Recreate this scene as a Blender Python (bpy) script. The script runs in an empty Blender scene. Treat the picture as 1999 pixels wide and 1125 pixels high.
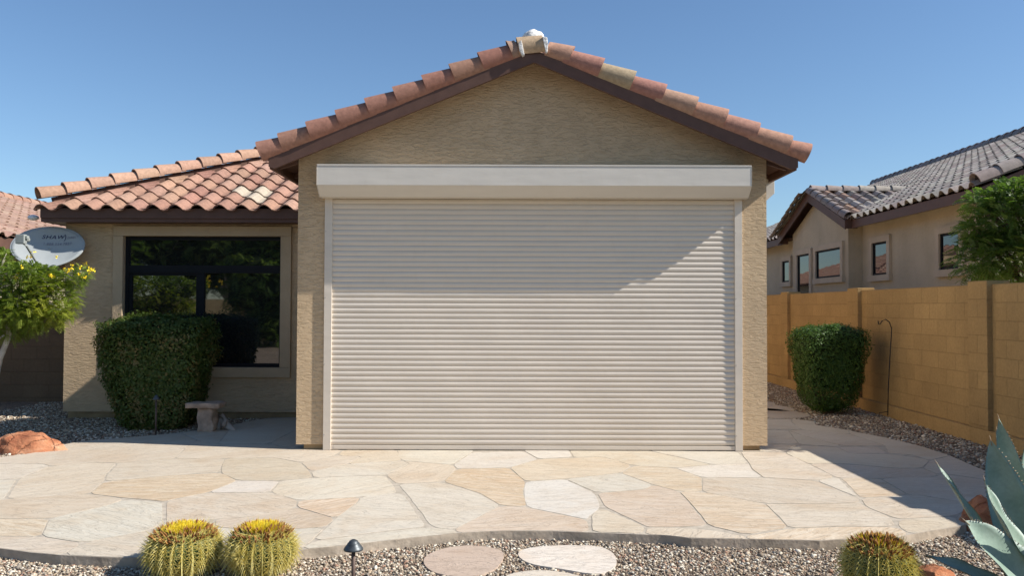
import bpy, bmesh, math, random
import numpy as np
from mathutils import Vector, Matrix, noise as mnoise
random.seed(7); rng = np.random.default_rng(11)
scene = bpy.context.scene
COL = scene.collection
R = math.radians

# ------------------------------------------------------------------ camera
F = 1600.0; W0, H0 = 1999.0, 1125.0
CAMH = 1.5
cam_d = bpy.data.cameras.new('camera'); cam = bpy.data.objects.new('camera', cam_d); COL.objects.link(cam)
cam_d.sensor_width = 36; cam_d.lens = 36*F/W0; cam_d.clip_end = 2000; cam_d.clip_start = .05
PITCH = math.atan(38.5/F)
cam.matrix_world = Matrix.Translation((0, 0, CAMH)) @ Matrix.Rotation(R(90)+PITCH, 4, 'X') @ Matrix.Rotation(R(0.17), 4, 'Z')
scene.camera = cam
CM = cam.matrix_world.copy(); CR = CM.to_3x3()
def ray(px, py): return CR @ Vector(((px-W0/2)/F, (H0/2-py)/F, -1.0))
def at_y(px, py, Y):
    d = ray(px, py); t = Y/d.y; return Vector((0, 0, CAMH)) + d*t
def at_x(px, py, X):
    d = ray(px, py); t = X/d.x; return Vector((0, 0, CAMH)) + d*t
def ground(px, py, z=0.0):
    d = ray(px, py); t = (z-CAMH)/d.z; return Vector((0, 0, CAMH)) + d*t

# ------------------------------------------------------------------ light
SUN = Vector((5.2, -1.0, 4.15)).normalized()
elev = math.asin(SUN.z); az = math.atan2(SUN.x, SUN.y)
w = bpy.data.worlds.new('World'); scene.world = w; w.use_nodes = True
nt = w.node_tree; bg = nt.nodes['Background']
sky = nt.nodes.new('ShaderNodeTexSky'); sky.sky_type = 'NISHITA'; sky.sun_disc = False
sky.sun_elevation = elev; sky.sun_rotation = az
sky.altitude = 400; sky.air_density = 1.1; sky.dust_density = 0.5; sky.ozone_density = 1.6
tint = nt.nodes.new('ShaderNodeMix'); tint.data_type = 'RGBA'; tint.blend_type = 'MULTIPLY'; tint.inputs[0].default_value = 1; tint.inputs[7].default_value = (.83, .99, 1.15, 1)
nt.links.new(sky.outputs[0], tint.inputs[6]); nt.links.new(tint.outputs[2], bg.inputs[0]); bg.inputs[1].default_value = 0.079
sl = bpy.data.lights.new('sun', 'SUN'); sl.energy = 4.7; sl.angle = R(0.5); sl.color = (1.0, .95, .885)
so = bpy.data.objects.new('sun', sl); COL.objects.link(so)
so.rotation_euler = (-SUN).to_track_quat('-Z', 'Y').to_euler()
scene.view_settings.view_transform = 'Standard'; scene.view_settings.look = 'None'
scene.view_settings.exposure = 0.60; scene.view_settings.gamma = 1

# ------------------------------------------------------------------ material helpers
def N(nt, t, **kw):
    n = nt.nodes.new(t)
    for k, v in kw.items():
        if k.startswith('i_'): n.inputs[k[2:].replace('_', ' ')].default_value = v
        else: setattr(n, k, v)
    return n
def newmat(name, rough=.8, spec=.3):
    m = bpy.data.materials.new(name); m.use_nodes = True
    b = m.node_tree.nodes['Principled BSDF']; b.inputs['Roughness'].default_value = rough
    b.inputs['Specular IOR Level'].default_value = spec
    return m, m.node_tree, b
def c4(c): return (c[0], c[1], c[2], 1)
def coords(nt, scale=(1, 1, 1), rot=(0, 0, 0), src='Object'):
    tc = N(nt, 'ShaderNodeTexCoord'); mp = N(nt, 'ShaderNodeMapping')
    mp.inputs['Scale'].default_value = scale; mp.inputs['Rotation'].default_value = rot
    nt.links.new(tc.outputs[src], mp.inputs[0]); return mp.outputs[0]
def noise(nt, vec, scale, detail=4, rough=.55, dist=0.0):
    n = N(nt, 'ShaderNodeTexNoise'); n.inputs['Scale'].default_value = scale; n.inputs['Detail'].default_value = detail
    n.inputs['Roughness'].default_value = rough; n.inputs['Distortion'].default_value = dist
    if vec is not None: nt.links.new(vec, n.inputs['Vector'])
    return n.outputs['Fac']
def ramp(nt, fac, stops):
    r = N(nt, 'ShaderNodeValToRGB'); el = r.color_ramp.elements
    while len(el) < len(stops): el.new(.5)
    for e, (p, c) in zip(el, stops): e.position = p; e.color = c4(c) if len(c) == 3 else c
    nt.links.new(fac, r.inputs[0]); return r.outputs[0]
def mix(nt, a, b, fac, blend='MIX'):
    m = N(nt, 'ShaderNodeMix', data_type='RGBA', blend_type=blend)
    if isinstance(fac, (int, float)): m.inputs[0].default_value = fac
    else: nt.links.new(fac, m.inputs[0])
    for v, i in ((a, 6), (b, 7)):
        if isinstance(v, tuple): m.inputs[i].default_value = c4(v)
        else: nt.links.new(v, m.inputs[i])
    return m.outputs[2]
def bump(nt, b, h, dist, strength=1.0, prev=None):
    n = N(nt, 'ShaderNodeBump'); n.inputs['Distance'].default_value = dist; n.inputs['Strength'].default_value = strength
    nt.links.new(h, n.inputs['Height'])
    if prev is not None: nt.links.new(prev, n.inputs['Normal'])
    nt.links.new(n.outputs[0], b.inputs['Normal']); return n.outputs[0]
def simple(name, col, rough=.6, spec=.3, var=.12, scale=6, bumpd=0.0, bscale=60, metal=0.0):
    m, nt, b = newmat(name, rough, spec); v = coords(nt)
    f = noise(nt, v, scale)
    lo = tuple(c*(1-var) for c in col); hi = tuple(min(1, c*(1+var)) for c in col)
    nt.links.new(ramp(nt, f, [(.3, lo), (.7, hi)]), b.inputs['Base Color'])
    b.inputs['Metallic'].default_value = metal
    if bumpd: bump(nt, b, noise(nt, v, bscale, 5), bumpd)
    return m
def attr_mat(name, rough=.8, spec=.3, var=.25, scale=12, bumpd=.002, bscale=90):
    m, nt, b = newmat(name, rough, spec); v = coords(nt)
    a = N(nt, 'ShaderNodeAttribute', attribute_name='Col')
    f = noise(nt, v, scale, 5, .6)
    g = ramp(nt, f, [(.25, (1-var,)*3), (.75, (1+var*.4,)*3)])
    nt.links.new(mix(nt, a.outputs['Color'], g, 1.0, 'MULTIPLY'), b.inputs['Base Color'])
    if bumpd: bump(nt, b, noise(nt, v, bscale, 4), bumpd)
    return m

def stucco(name, col, bd=.011, sx=11.0, sz=42.0):
    m, nt, b = newmat(name, .92, .15)
    v = coords(nt, (sx, sx, sz))
    f = noise(nt, v, 1.0, 5, .62, .9)
    v2 = coords(nt); f2 = noise(nt, v2, 150, 4, .6); f3 = noise(nt, v2, 1.3, 4, .6); f4 = noise(nt, coords(nt, (.8, .8, .25)), 3.0, 5, .65)
    r = ramp(nt, f, [(.36, (0, 0, 0)), (.50, (.75,)*3), (.66, (1, 1, 1))])
    h = N(nt, 'ShaderNodeMath', operation='MULTIPLY_ADD'); nt.links.new(f2, h.inputs[0]); h.inputs[1].default_value = .22; nt.links.new(r, h.inputs[2])
    bump(nt, b, h.outputs[0], bd)
    c = ramp(nt, f3, [(.3, tuple(x*.90 for x in col)), (.7, tuple(x*1.06 for x in col))])
    c = mix(nt, c, ramp(nt, f4, [(.35, (.88, .87, .85)), (.6, (1, 1, 1))]), .6, 'MULTIPLY')
    c = mix(nt, c, ramp(nt, r, [(0, (.80, .78, .74)), (.5, (1, 1, 1))]), .15, 'MULTIPLY')
    nt.links.new(c, b.inputs['Base Color']); return m

M = {}
M['stucco'] = stucco('stucco', (.60, .445, .28), .0058, 13, 46)
M['stucco_smooth'] = stucco('stucco_smooth', (.52, .395, .255), .002, 20, 20)
M['stucco_neighbour'] = stucco('stucco_neighbour', (.52, .455, .34), .004, 18, 20)
M['trim_neighbour'] = stucco('trim_neighbour', (.54, .465, .36), .002, 20, 20)
M['stem'] = simple('stem_concrete', (.34, .24, .13), .9, .2, .2, 8, .002)
M['fascia'] = simple('brown_paint', (.115, .062, .045), .55, .3, .12, 9, .0008, 120)
M['soffit'] = simple('soffit_brown', (.10, .055, .04), .8, .2, .12)
M['tile'] = attr_mat('clay_tile', .85, .2, .3, 22, .0025, 60)
M['tile_neighbour'] = attr_mat('grey_tile', .85, .2, .3, 12, .002, 60)
M['mortar_white'] = simple('white_mortar', (.72, .70, .66), .9, .2, .3, 25, .012, 30)
M['white_paint'] = simple('white_paint', (.8, .8, .78), .5, .4, .05)
M['window_frame'] = simple('bronze_frame', (.013, .014, .016), .6, .12, .1)
M['steel'] = simple('steel_screw', (.4, .4, .38), .4, .5, .1, metal=.8)
# painted aluminium with a very faint waviness
def alu(name, col):
    m, nt, b = newmat(name, .42, .45); v = coords(nt)
    f = noise(nt, coords(nt, (.9, 1, 9)), 2.0, 4)
    c = ramp(nt, f, [(.3, tuple(x*.955 for x in col)), (.7, tuple(x*1.02 for x in col))])
    d = noise(nt, coords(nt, (1.5, 1, .6)), 6.0, 6, .7)
    c = mix(nt, c, ramp(nt, d, [(.34, (.93, .91, .88)), (.5, (1, 1, 1))]), .25, 'MULTIPLY')
    nt.links.new(c, b.inputs['Base Color'])
    bump(nt, b, noise(nt, coords(nt, (1.2, 1, 3)), 2.2, 2), .004)
    return m
M['alu'] = alu('ivory_aluminium', (.67, .59, .49))
M['alu_box'] = alu('ivory_aluminium_housing', (.65, .60, .52))
# glass: dark insulated pane that mirrors the garden
def glassmat(name, ior, base):
    m, nt, b = newmat(name, .02, .5); b.inputs['Base Color'].default_value = c4(base); b.inputs['IOR'].default_value = ior
    bump(nt, b, noise(nt, coords(nt), 1.6, 2), .0012)
    return m
M['glass'] = glassmat('window_glass', 2.6, (.012, .013, .014))
M['glass_neighbour'] = glassmat('neighbour_glass', 1.9, (.012, .013, .016))

def blockwall(name, col, dirn):
    # dirn 'Y': wall runs along y ; 'X': along x
    m, nt, b = newmat(name, .95, .1)
    tc = N(nt, 'ShaderNodeTexCoord'); sp = N(nt, 'ShaderNodeSeparateXYZ'); cb = N(nt, 'ShaderNodeCombineXYZ')
    nt.links.new(tc.outputs['Object'], sp.inputs[0])
    nt.links.new(sp.outputs[1 if dirn == 'Y' else 0], cb.inputs[0]); nt.links.new(sp.outputs[2], cb.inputs[1])
    br = N(nt, 'ShaderNodeTexBrick'); br.offset = .5
    br.inputs['Scale'].default_value = 1; br.inputs['Brick Width'].default_value = .4064; br.inputs['Row Height'].default_value = .2032
    br.inputs['Mortar Size'].default_value = .0055; br.inputs['Mortar Smooth'].default_value = .35; br.inputs['Bias'].default_value = 0
    br.inputs['Color1'].default_value = c4(tuple(x*.93 for x in col)); br.inputs['Color2'].default_value = c4(tuple(x*1.05 for x in col))
    br.inputs['Mortar'].default_value = c4(tuple(x*.89 for x in col))
    wob = N(nt, 'ShaderNodeVectorMath', operation='ADD')
    nz = N(nt, 'ShaderNodeTexNoise'); nz.inputs['Scale'].default_value = 2.5
    sc = N(nt, 'ShaderNodeVectorMath', operation='SCALE'); sc.inputs[3].default_value = .008
    nt.links.new(tc.outputs['Object'], nz.inputs['Vector']); nt.links.new(nz.outputs['Color'], sc.inputs[0])
    nt.links.new(cb.outputs[0], wob.inputs[0]); nt.links.new(sc.outputs[0], wob.inputs[1]); nt.links.new(wob.outputs[0], br.inputs['Vector'])
    f = noise(nt, tc.outputs['Object'], 1.2, 6, .65); g = noise(nt, tc.outputs['Object'], 30, 4)
    c = mix(nt, br.outputs['Color'], ramp(nt, f, [(.3, (.82, .80, .78)), (.7, (1.06, 1.04, 1.0))]), 1.0, 'MULTIPLY')
    c = mix(nt, c, ramp(nt, g, [(.3, (.88,)*3), (.7, (1.05,)*3)]), 1.0, 'MULTIPLY')
    nt.links.new(c, b.inputs['Base Color'])
    inv = N(nt, 'ShaderNodeMath', operation='SUBTRACT'); inv.inputs[0].default_value = 1; nt.links.new(br.outputs['Fac'], inv.inputs[1])
    p = bump(nt, b, inv.outputs[0], .0035); bump(nt, b, noise(nt, tc.outputs['Object'], 70, 4), .0025, 1, p)
    return m
M['block'] = blockwall('ochre_block', (.48, .32, .145), 'Y')
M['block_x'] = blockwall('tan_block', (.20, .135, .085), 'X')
M['block_back'] = blockwall('tan_block_back', (.62, .47, .26), 'X')

def flagmat():
    m, nt, b = newmat('flagstone', .72, .25)
    uv = N(nt, 'ShaderNodeUVMap', uv_map='stone'); mp = N(nt, 'ShaderNodeMapping'); mp.inputs['Scale'].default_value = (1.1, 9, 1)
    nt.links.new(uv.outputs[0], mp.inputs[0])
    a = N(nt, 'ShaderNodeAttribute', attribute_name='Col'); k = N(nt, 'ShaderNodeAttribute', attribute_name='Band')
    bands = noise(nt, mp.outputs[0], 1.5, 7, .6, 1.1)
    warm = ramp(nt, bands, [(.30, (.84, .70, .57)), (.40, (1.04, .95, .84)), (.47, (.90, .82, .73)), (.53, (1.10, 1.07, 1.02)), (.60, (.93, .82, .70)), (.72, (1.02, .95, .86))])
    c = mix(nt, (1.0, 1.0, 1.0), warm, k.outputs['Fac']); c = mix(nt, a.outputs['Color'], c, 1.0, 'MULTIPLY')
    blot = noise(nt, uv.outputs[0], 1.7, 5, .6, .6)
    c = mix(nt, c, ramp(nt, blot, [(.34, (.94, .88, .82)), (.52, (1, 1, 1)), (.7, (1.04, 1.04, 1.05))]), .8, 'MULTIPLY')
    grain = noise(nt, uv.outputs[0], 42, 5, .7)
    fine = N(nt, 'ShaderNodeMapping'); fine.inputs['Scale'].default_value = (2.2, 26, 1); nt.links.new(uv.outputs[0], fine.inputs[0])
    fs_ = noise(nt, fine.outputs[0], 1.6, 6, .65, .7); c = mix(nt, c, ramp(nt, fs_, [(.34, (.84, .79, .73)), (.46, (1.0, .99, .97)), (.62, (1.05, 1.05, 1.04))]), k.outputs['Fac'], 'MULTIPLY')
    c = mix(nt, c, ramp(nt, grain, [(.3, (.90, .88, .86)), (.7, (1.04,)*3)]), .9, 'MULTIPLY')
    nt.links.new(c, b.inputs['Base Color'])
    mp2 = N(nt, 'ShaderNodeMapping'); mp2.inputs['Scale'].default_value = (1.0, 4, 1); nt.links.new(uv.outputs[0], mp2.inputs[0])
    cleft = noise(nt, mp2.outputs[0], 2.6, 8, .62, 1.4)
    st = ramp(nt, cleft, [(.38, (0,)*3), (.42, (.5,)*3), (.50, (.55,)*3), (.525, (1,)*3), (.7, (1,)*3)])
    p = bump(nt, b, st, .005, .9); bump(nt, b, grain, .0016, 1, p)
    return m
M['flag'] = flagmat()
M['joint'] = simple('mortar_joint', (.44, .385, .31), .95, .1, .2, 14, .003, 90)
M['stone_edge'] = simple('stone_edge', (.43, .36, .28), .9, .2, .35, 5, .006, 30)
M['pebble'] = attr_mat('pebble', .8, .25, .2, 60, 0)
def groundmat():
    m, nt, b = newmat('gravel_ground', .95, .1); v = coords(nt)
    vo = N(nt, 'ShaderNodeTexVoronoi'); vo.inputs['Scale'].default_value = 55; nt.links.new(v, vo.inputs['Vector'])
    c = ramp(nt, vo.outputs['Color'], [(0, (.10, .075, .055)), (.5, (.22, .17, .125)), (1, (.38, .31, .24))])
    f = noise(nt, v, .8, 5)
    nt.links.new(mix(nt, c, ramp(nt, f, [(.3, (.8,)*3), (.7, (1.1,)*3)]), 1.0, 'MULTIPLY'), b.inputs['Base Color'])
    bump(nt, b, vo.outputs['Distance'], -.01)
    return m
M['ground'] = groundmat()
M['step'] = None
def redrock():
    m, nt, b = newmat('red_sandstone', .9, .15); v = coords(nt)
    f = noise(nt, coords(nt, (1, 1, 2.2)), 4, 8, .65, .5)
    nt.links.new(ramp(nt, f, [(.3, (.28, .095, .05)), (.45, (.44, .17, .085)), (.58, (.52, .23, .12)), (.7, (.60, .33, .20))]), b.inputs['Base Color'])
    vo = N(nt, 'ShaderNodeTexVoronoi', feature='DISTANCE_TO_EDGE'); vo.inputs['Scale'].default_value = 3.0
    wv = N(nt, 'ShaderNodeVectorMath', operation='ADD'); nz = N(nt, 'ShaderNodeTexNoise'); nz.inputs['Scale'].default_value = 3.5; nz.inputs['Detail'].default_value = 5
    sc = N(nt, 'ShaderNodeVectorMath', operation='SCALE'); sc.inputs[3].default_value = .35
    nt.links.new(v, nz.inputs['Vector']); nt.links.new(nz.outputs['Color'], sc.inputs[0]); nt.links.new(v, wv.inputs[0]); nt.links.new(sc.outputs[0], wv.inputs[1]); nt.links.new(wv.outputs[0], vo.inputs['Vector'])
    ck = ramp(nt, vo.outputs['Distance'], [(0, (0,)*3), (.035, (1,)*3)])
    p = bump(nt, b, f, .04); p = bump(nt, b, ck, .012, 1, p); bump(nt, b, noise(nt, v, 45, 6, .7), .008, 1, p)
    return m
M['redrock'] = redrock()
def leafmat(name, c0, c1, c2, trans=.25, rough=.5):
    m, nt, b = newmat(name, rough, .35)
    g = N(nt, 'ShaderNodeAttribute', attribute_name='Rnd')
    c = ramp(nt, g.outputs['Fac'], [(0, c0), (.55, c1), (1, c2)])
    nt.links.new(c, b.inputs['Base Color'])
    tr = N(nt, 'ShaderNodeBsdfTranslucent'); nt.links.new(mix(nt, c, (1.1, 1.25, .5), 1.0, 'MULTIPLY'), tr.inputs['Color'])
    mx = N(nt, 'ShaderNodeMixShader'); mx.inputs[0].default_value = trans
    out = nt.nodes['Material Output']
    nt.links.new(b.outputs[0], mx.inputs[1]); nt.links.new(tr.outputs[0], mx.inputs[2]); nt.links.new(mx.outputs[0], out.inputs[0])
    return m
M['leaf_hedge'] = leafmat('hedge_leaf', (.05, .085, .014), (.12, .165, .036), (.24, .18, .07), .28)
M['leaf_hedge_fresh'] = leafmat('hedge_leaf_green', (.04, .085, .014), (.09, .17, .028), (.17, .26, .045), .28)
M['leaf_fern'] = leafmat('feathery_leaf', (.09, .15, .025), (.22, .29, .045), (.44, .44, .06), .4)
M['leaf_dark'] = leafmat('tree_leaf', (.07, .13, .03), (.17, .26, .06), (.38, .46, .13), .4)
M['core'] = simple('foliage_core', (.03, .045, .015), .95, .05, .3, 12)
M['bark'] = simple('bark', (.16, .11, .075), .9, .1, .3, 14, .004, 50)
M['bark_pale'] = simple('pale_bark', (.50, .45, .37), .85, .1, .25, 14, .003, 50)
M['petal'] = simple('yellow_petal', (.80, .60, .03), .6, .2, .15, 20)
M['black_metal'] = simple('black_metal', (.018, .016, .015), .5, .4, .1)
M['bronze'] = simple('bronze_patina', (.075, .085, .09), .45, .5, .35, 40, .001, 90, .5)
M['stake'] = simple('bronze_stake', (.11, .075, .06), .6, .4, .2, 20, metal=.3)
M['dish'] = simple('dish_grey', (.37, .395, .39), .5, .35, .04, 8)
M['lnb'] = simple('lnb_grey', (.27, .29, .27), .6, .3, .08)
M['print_dark'] = simple('dark_lettering', (.03, .03, .09), .6, .3, .02)
M['print_grey'] = simple('grey_lettering', (.22, .22, .28), .6, .3, .02)
M['bench'] = simple('petrified_wood', (.42, .30, .22), .85, .2, .35, 9, .008, 24)
M['driftwood'] = simple('driftwood', (.36, .30, .25), .9, .1, .35, 9, .008, 24)

def cactusmat():
    m, nt, b = newmat('cactus_skin', .55, .35); v = coords(nt); f = noise(nt, v, 25, 4)
    nt.links.new(ramp(nt, f, [(.3, (.022, .05, .012)), (.7, (.06, .11, .025))]), b.inputs['Base Color']); return m
M['cactus'] = cactusmat()
M['spine'] = leafmat('cactus_spine', (.55, .42, .10), (.70, .58, .17), (.78, .70, .34), .15)
M['bud'] = leafmat('dry_flower', (.16, .06, .02), (.30, .13, .04), (.50, .27, .07), .05, .8)
M['wool'] = leafmat('cactus_wool', (.75, .55, .03), (.85, .68, .05), (.9, .78, .16), .15, .9)
def agavemat():
    m, nt, b = newmat('agave_leaf', .5, .4); v = coords(nt, (1, 1, 1)); f = noise(nt, v, 7, 5, .6); g = noise(nt, v, 60, 4)
    c = ramp(nt, f, [(.3, (.20, .285, .22)), (.7, (.30, .385, .31))])
    nt.links.new(mix(nt, c, ramp(nt, g, [(.3, (.9,)*3), (.7, (1.05,)*3)]), 1.0, 'MULTIPLY'), b.inputs['Base Color'])
    bump(nt, b, f, .006); return m
M['agave'] = agavemat()
M['agave_spine'] = simple('agave_spine', (.34, .25, .16), .6, .3, .2, 30)

# ------------------------------------------------------------------ object helpers
def tag(o, label=None, cat=None, group=None, kind=None):
    if label: o['label'] = label
    if cat: o['category'] = cat
    if group: o['group'] = group
    if kind: o['kind'] = kind
    return o
def empty(name, loc, label, cat, group=None):
    o = bpy.data.objects.new(name, None); COL.objects.link(o); o.location = loc; o.empty_display_size = .2
    o['_abs'] = [float(x) for x in loc]
    return tag(o, label, cat, group)
def absloc(o): return Vector(o['_abs']) if '_abs' in o.keys() else Vector((0, 0, 0))
ALL_ABS = []
def finish(name, me, mats, parent=None, smooth=False, origin=None):
    for m in (mats if isinstance(mats, (list, tuple)) else [mats]): me.materials.append(m)
    o = bpy.data.objects.new(name, me); COL.objects.link(o)
    if smooth: me.polygons.foreach_set('use_smooth', np.ones(len(me.polygons), bool))
    org = Vector(origin) if origin is not None else (absloc(parent) if parent else Vector((0, 0, 0)))
    if org.length > 0: me.transform(Matrix.Translation(-org))
    pl = absloc(parent) if parent else Vector((0, 0, 0))
    o.location = org-pl; o['_abs'] = [float(x) for x in org]
    if parent: o.parent = parent
    return o
class MB:
    def __init__(s): s.v = []; s.f = []; s.mi = []; s.c = []; s.cur = 0; s.col = None
    def add(s, vs, fs, mi=None, col=None):
        n = len(s.v); s.v += [tuple(x) for x in vs]
        for f in fs:
            s.f.append(tuple(i+n for i in f)); s.mi.append(s.cur if mi is None else mi); s.c.append(col or s.col or (1, 1, 1))
        return s
    def box(s, x0, x1, y0, y1, z0, z1, **k):
        vs = [(x0, y0, z0), (x1, y0, z0), (x1, y1, z0), (x0, y1, z0), (x0, y0, z1), (x1, y0, z1), (x1, y1, z1), (x0, y1, z1)]
        return s.add(vs, [(0, 3, 2, 1), (4, 5, 6, 7), (0, 1, 5, 4), (1, 2, 6, 5), (2, 3, 7, 6), (3, 0, 4, 7)], **k)
    def prism(s, pts, ext, caps=True, **k):   # pts: closed 3d polygon, ext: vector
        n = len(pts); e = Vector(ext); a = [Vector(p) for p in pts]; vs = a+[p+e for p in a]
        fs = [(i, (i+1) % n, n+(i+1) % n, n+i) for i in range(n)]
        if caps: fs += [tuple(range(n))[::-1], tuple(range(n, 2*n))]
        return s.add(vs, fs, **k)
    def tube(s, path, rad, seg=8, caps=True, **k):
        P = [Vector(p) for p in path]; n = len(P)
        rs = rad if isinstance(rad, (list, tuple)) else [rad]*n
        vs = []; fs = []; ref = Vector((0, 0, 1))
        for i in range(n):
            d = (P[min(i+1, n-1)]-P[max(i-1, 0)]).normalized()
            if i == 0: ref = Vector((1, 0, 0)) if abs(d.x) < .8 else Vector((0, 0, 1))
            u = d.cross(ref).normalized(); v = d.cross(u).normalized(); ref = v.cross(d) if False else ref
            for j in range(seg):
                a = 2*math.pi*j/seg; vs.append(P[i]+(u*math.cos(a)+v*math.sin(a))*rs[i])
        for i in range(n-1):
            for j in range(seg):
                fs.append((i*seg+j, i*seg+(j+1) % seg, (i+1)*seg+(j+1) % seg, (i+1)*seg+j))
        if caps: fs += [tuple(range(seg))[::-1], tuple(range((n-1)*seg, n*seg))]
        return s.add(vs, fs, **k)
    def lathe(s, prof, c, seg=24, axis=None, **k):   # prof [(r,z)], c centre
        vs = []; fs = []; n = len(prof); c = Vector(c)
        for r, z in prof:
            for j in range(seg):
                a = 2*math.pi*j/seg; vs.append(c+Vector((r*math.cos(a), r*math.sin(a), z)))
        for i in range(n-1):
            for j in range(seg): fs.append((i*seg+j, i*seg+(j+1) % seg, (i+1)*seg+(j+1) % seg, (i+1)*seg+j))
        return s.add(vs, fs, **k)
    def mesh(s, name, colattr=False):
        me = bpy.data.meshes.new(name); me.from_pydata(s.v, [], s.f)
        me.polygons.foreach_set('material_index', np.array(s.mi, np.int32))
        if colattr:
            at = me.color_attributes.new('Col', 'FLOAT_COLOR', 'CORNER')
            ln = np.array([len(f) for f in s.f]); c = np.array(s.c, np.float32); c = np.hstack([c, np.ones((len(c), 1), np.float32)])
            at.data.foreach_set('color', np.repeat(c, ln, axis=0).ravel())
        me.update(); return me
    def build(s, name, mats, parent=None, smooth=False, colattr=False, bev=0, origin=None):
        me = s.mesh(name, colattr); o = finish(name, me, mats, parent, smooth, origin)
        if smooth and colattr: o.modifiers.new('edge_split', 'EDGE_SPLIT').split_angle = R(38)
        if bev:
            b = o.modifiers.new('bevel', 'BEVEL'); b.width = bev; b.segments = 2; b.limit_method = 'ANGLE'
        return o
def fixnormals(o):
    bm = bmesh.new(); bm.from_mesh(o.data); bmesh.ops.recalc_face_normals(bm, faces=bm.faces); bm.to_mesh(o.data); bm.free(); return o
def npmesh(name, V, Fq, mat, parent=None, rnd=None, colf=None, smooth=False, origin=None):
    """V (n,3) array, Fq (m,k) array of faces; rnd/colf per-face"""
    me = bpy.data.meshes.new(name); n, (m, k) = len(V), Fq.shape
    me.vertices.add(n); me.vertices.foreach_set('co', np.ascontiguousarray(V, np.float32).ravel())
    me.loops.add(m*k); me.loops.foreach_set('vertex_index', np.ascontiguousarray(Fq, np.int32).ravel())
    me.polygons.add(m); me.polygons.foreach_set('loop_start', np.arange(0, m*k, k, dtype=np.int32))
    me.update(calc_edges=True)
    if rnd is not None:
        a = me.attributes.new('Rnd', 'FLOAT', 'FACE'); a.data.foreach_set('value', np.ascontiguousarray(rnd, np.float32))
    if colf is not None:
        a = me.attributes.new('Col', 'FLOAT_COLOR', 'FACE'); c = np.hstack([colf, np.ones((m, 1))]).astype(np.float32); a.data.foreach_set('color', c.ravel())
    return finish(name, me, mat, parent, smooth, origin)
def vary(c, a=.1):
    k = 1+random.uniform(-a, a); return tuple(min(1, x*k*(1+random.uniform(-a*.25, a*.25))) for x in c)
CLAY = [(.36, .215, .155), (.34, .198, .142), (.385, .245, .178), (.325, .182, .135), (.37, .222, .16), (.35, .205, .148)]
GREY = [(.42, .38, .33), (.36, .32, .28), (.47, .42, .36), (.30, .25, .22), (.40, .35, .30), (.33, .27, .24)]
PALE = (.46, .39, .30)

# ------------------------------------------------------------------ roof tile helpers
def tile_field(mb, o, e, up, nrm, Wd, L, clip=None, pal=CLAY, w=.30, g=.33, pale=(), ns=9, h=.068, skip=None):
    o, e, up, nrm = Vector(o), Vector(e), Vector(up), Vector(nrm)
    prof = []
    for i in range(ns+1):
        t = i/ns
        z = h*max(0, math.sin(math.pi*t/.62))**.75 if t < .62 else -.014*math.sin(math.pi*(t-.62)/.38)
        prof.append((t*w*1.02, z))
    nc = int(L/g)+1; nx = int(Wd/w)+1
    for j in range(nc):
        u0 = j*g; u1 = min(u0+g+.06, L)
        for i in range(nx):
            x0 = i*w
            a, b_ = (clip(u0+g*.5) if clip else (0, Wd))
            if x0+w < a or x0 > b_: continue
            if skip and skip(x0+w*.5, u0+g*.5): continue
            jit = random.uniform(-.006, .006); lift = .034+random.uniform(-.004, .004)
            vs = []
            for (dx, z) in prof:
                x = x0+dx+jit
                al, bl = (clip(u0) if clip else (0, Wd)); ah, bh = (clip(u1) if clip else (0, Wd))
                xl = min(max(x, al), bl); xh = min(max(x, ah), bh)
                vs.append(o+e*xl+up*u0+nrm*(z+lift)); vs.append(o+e*xh+up*u1+nrm*(z+.004)); vs.append(o+e*xl+up*(u0+.002)+nrm*(z+lift-.016))
            fs = []
            for q in range(ns):
                fs.append((q*3, q*3+3, q*3+4, q*3+1)); fs.append((q*3+2, q*3+5, q*3+3, q*3))
            col = PALE if (j, i) in pale else vary(random.choice(pal), .12)
            mb.add(vs, fs, col=col)
def barrel_row(mb, p0, p1, side, upv, r, a0=0, a1=180, g=.32, first=None, pal=CLAY, seg=12, lift=.02, cols=None, taper=.86, lap=.06):
    """half-barrel tiles from low end p0 to high end p1; side/upv span the cross-section."""
    p0, p1 = Vector(p0), Vector(p1); d = (p1-p0); L = d.length; d.normalize(); side = Vector(side).normalized(); upv = Vector(upv).normalized()
    s = 0; k = 0
    while s < L-.02:
        gg = (first if (k == 0 and first) else g)*(1+random.uniform(-.03, .03)); e = min(s+gg+lap, L)
        vs = []; ro, ri = r, r*taper; tw = random.uniform(-.012, .012)
        for q in range(seg+1):
            a = R(a0+(a1-a0)*q/seg); dl = side*math.cos(a)+upv*math.sin(a)
            vs.append(p0+d*s+upv*lift+side*tw+dl*ro); vs.append(p0+d*e+dl*ri)
            vs.append(p0+d*(s+.001)+upv*lift+side*tw+dl*(ro-.017)); vs.append(p0+d*(s+.08)+upv*lift*.8+dl*(ro-.022))
        fs = []
        for q in range(seg):
            b = q*4; fs += [(b, b+1, b+5, b+4), (b, b+4, b+6, b+2), (b+2, b+6, b+7, b+3)]
        mb.add(vs, fs, col=(cols[k] if cols and k < len(cols) else vary(random.choice(pal), .1)))
        s += gg; k += 1

# ================================================================== HOUSE
YF = 8.65; YW = 11.16
XL, XR = -2.265, 2.69
SL = .412; XA = .22
house = empty('stucco_house', (0, YW, 0), 'tan stucco house with clay tile roof and wide roller shutter on its gable', 'house')
ang = math.atan(SL); cs, sn = math.cos(ang), math.sin(ang)
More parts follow.
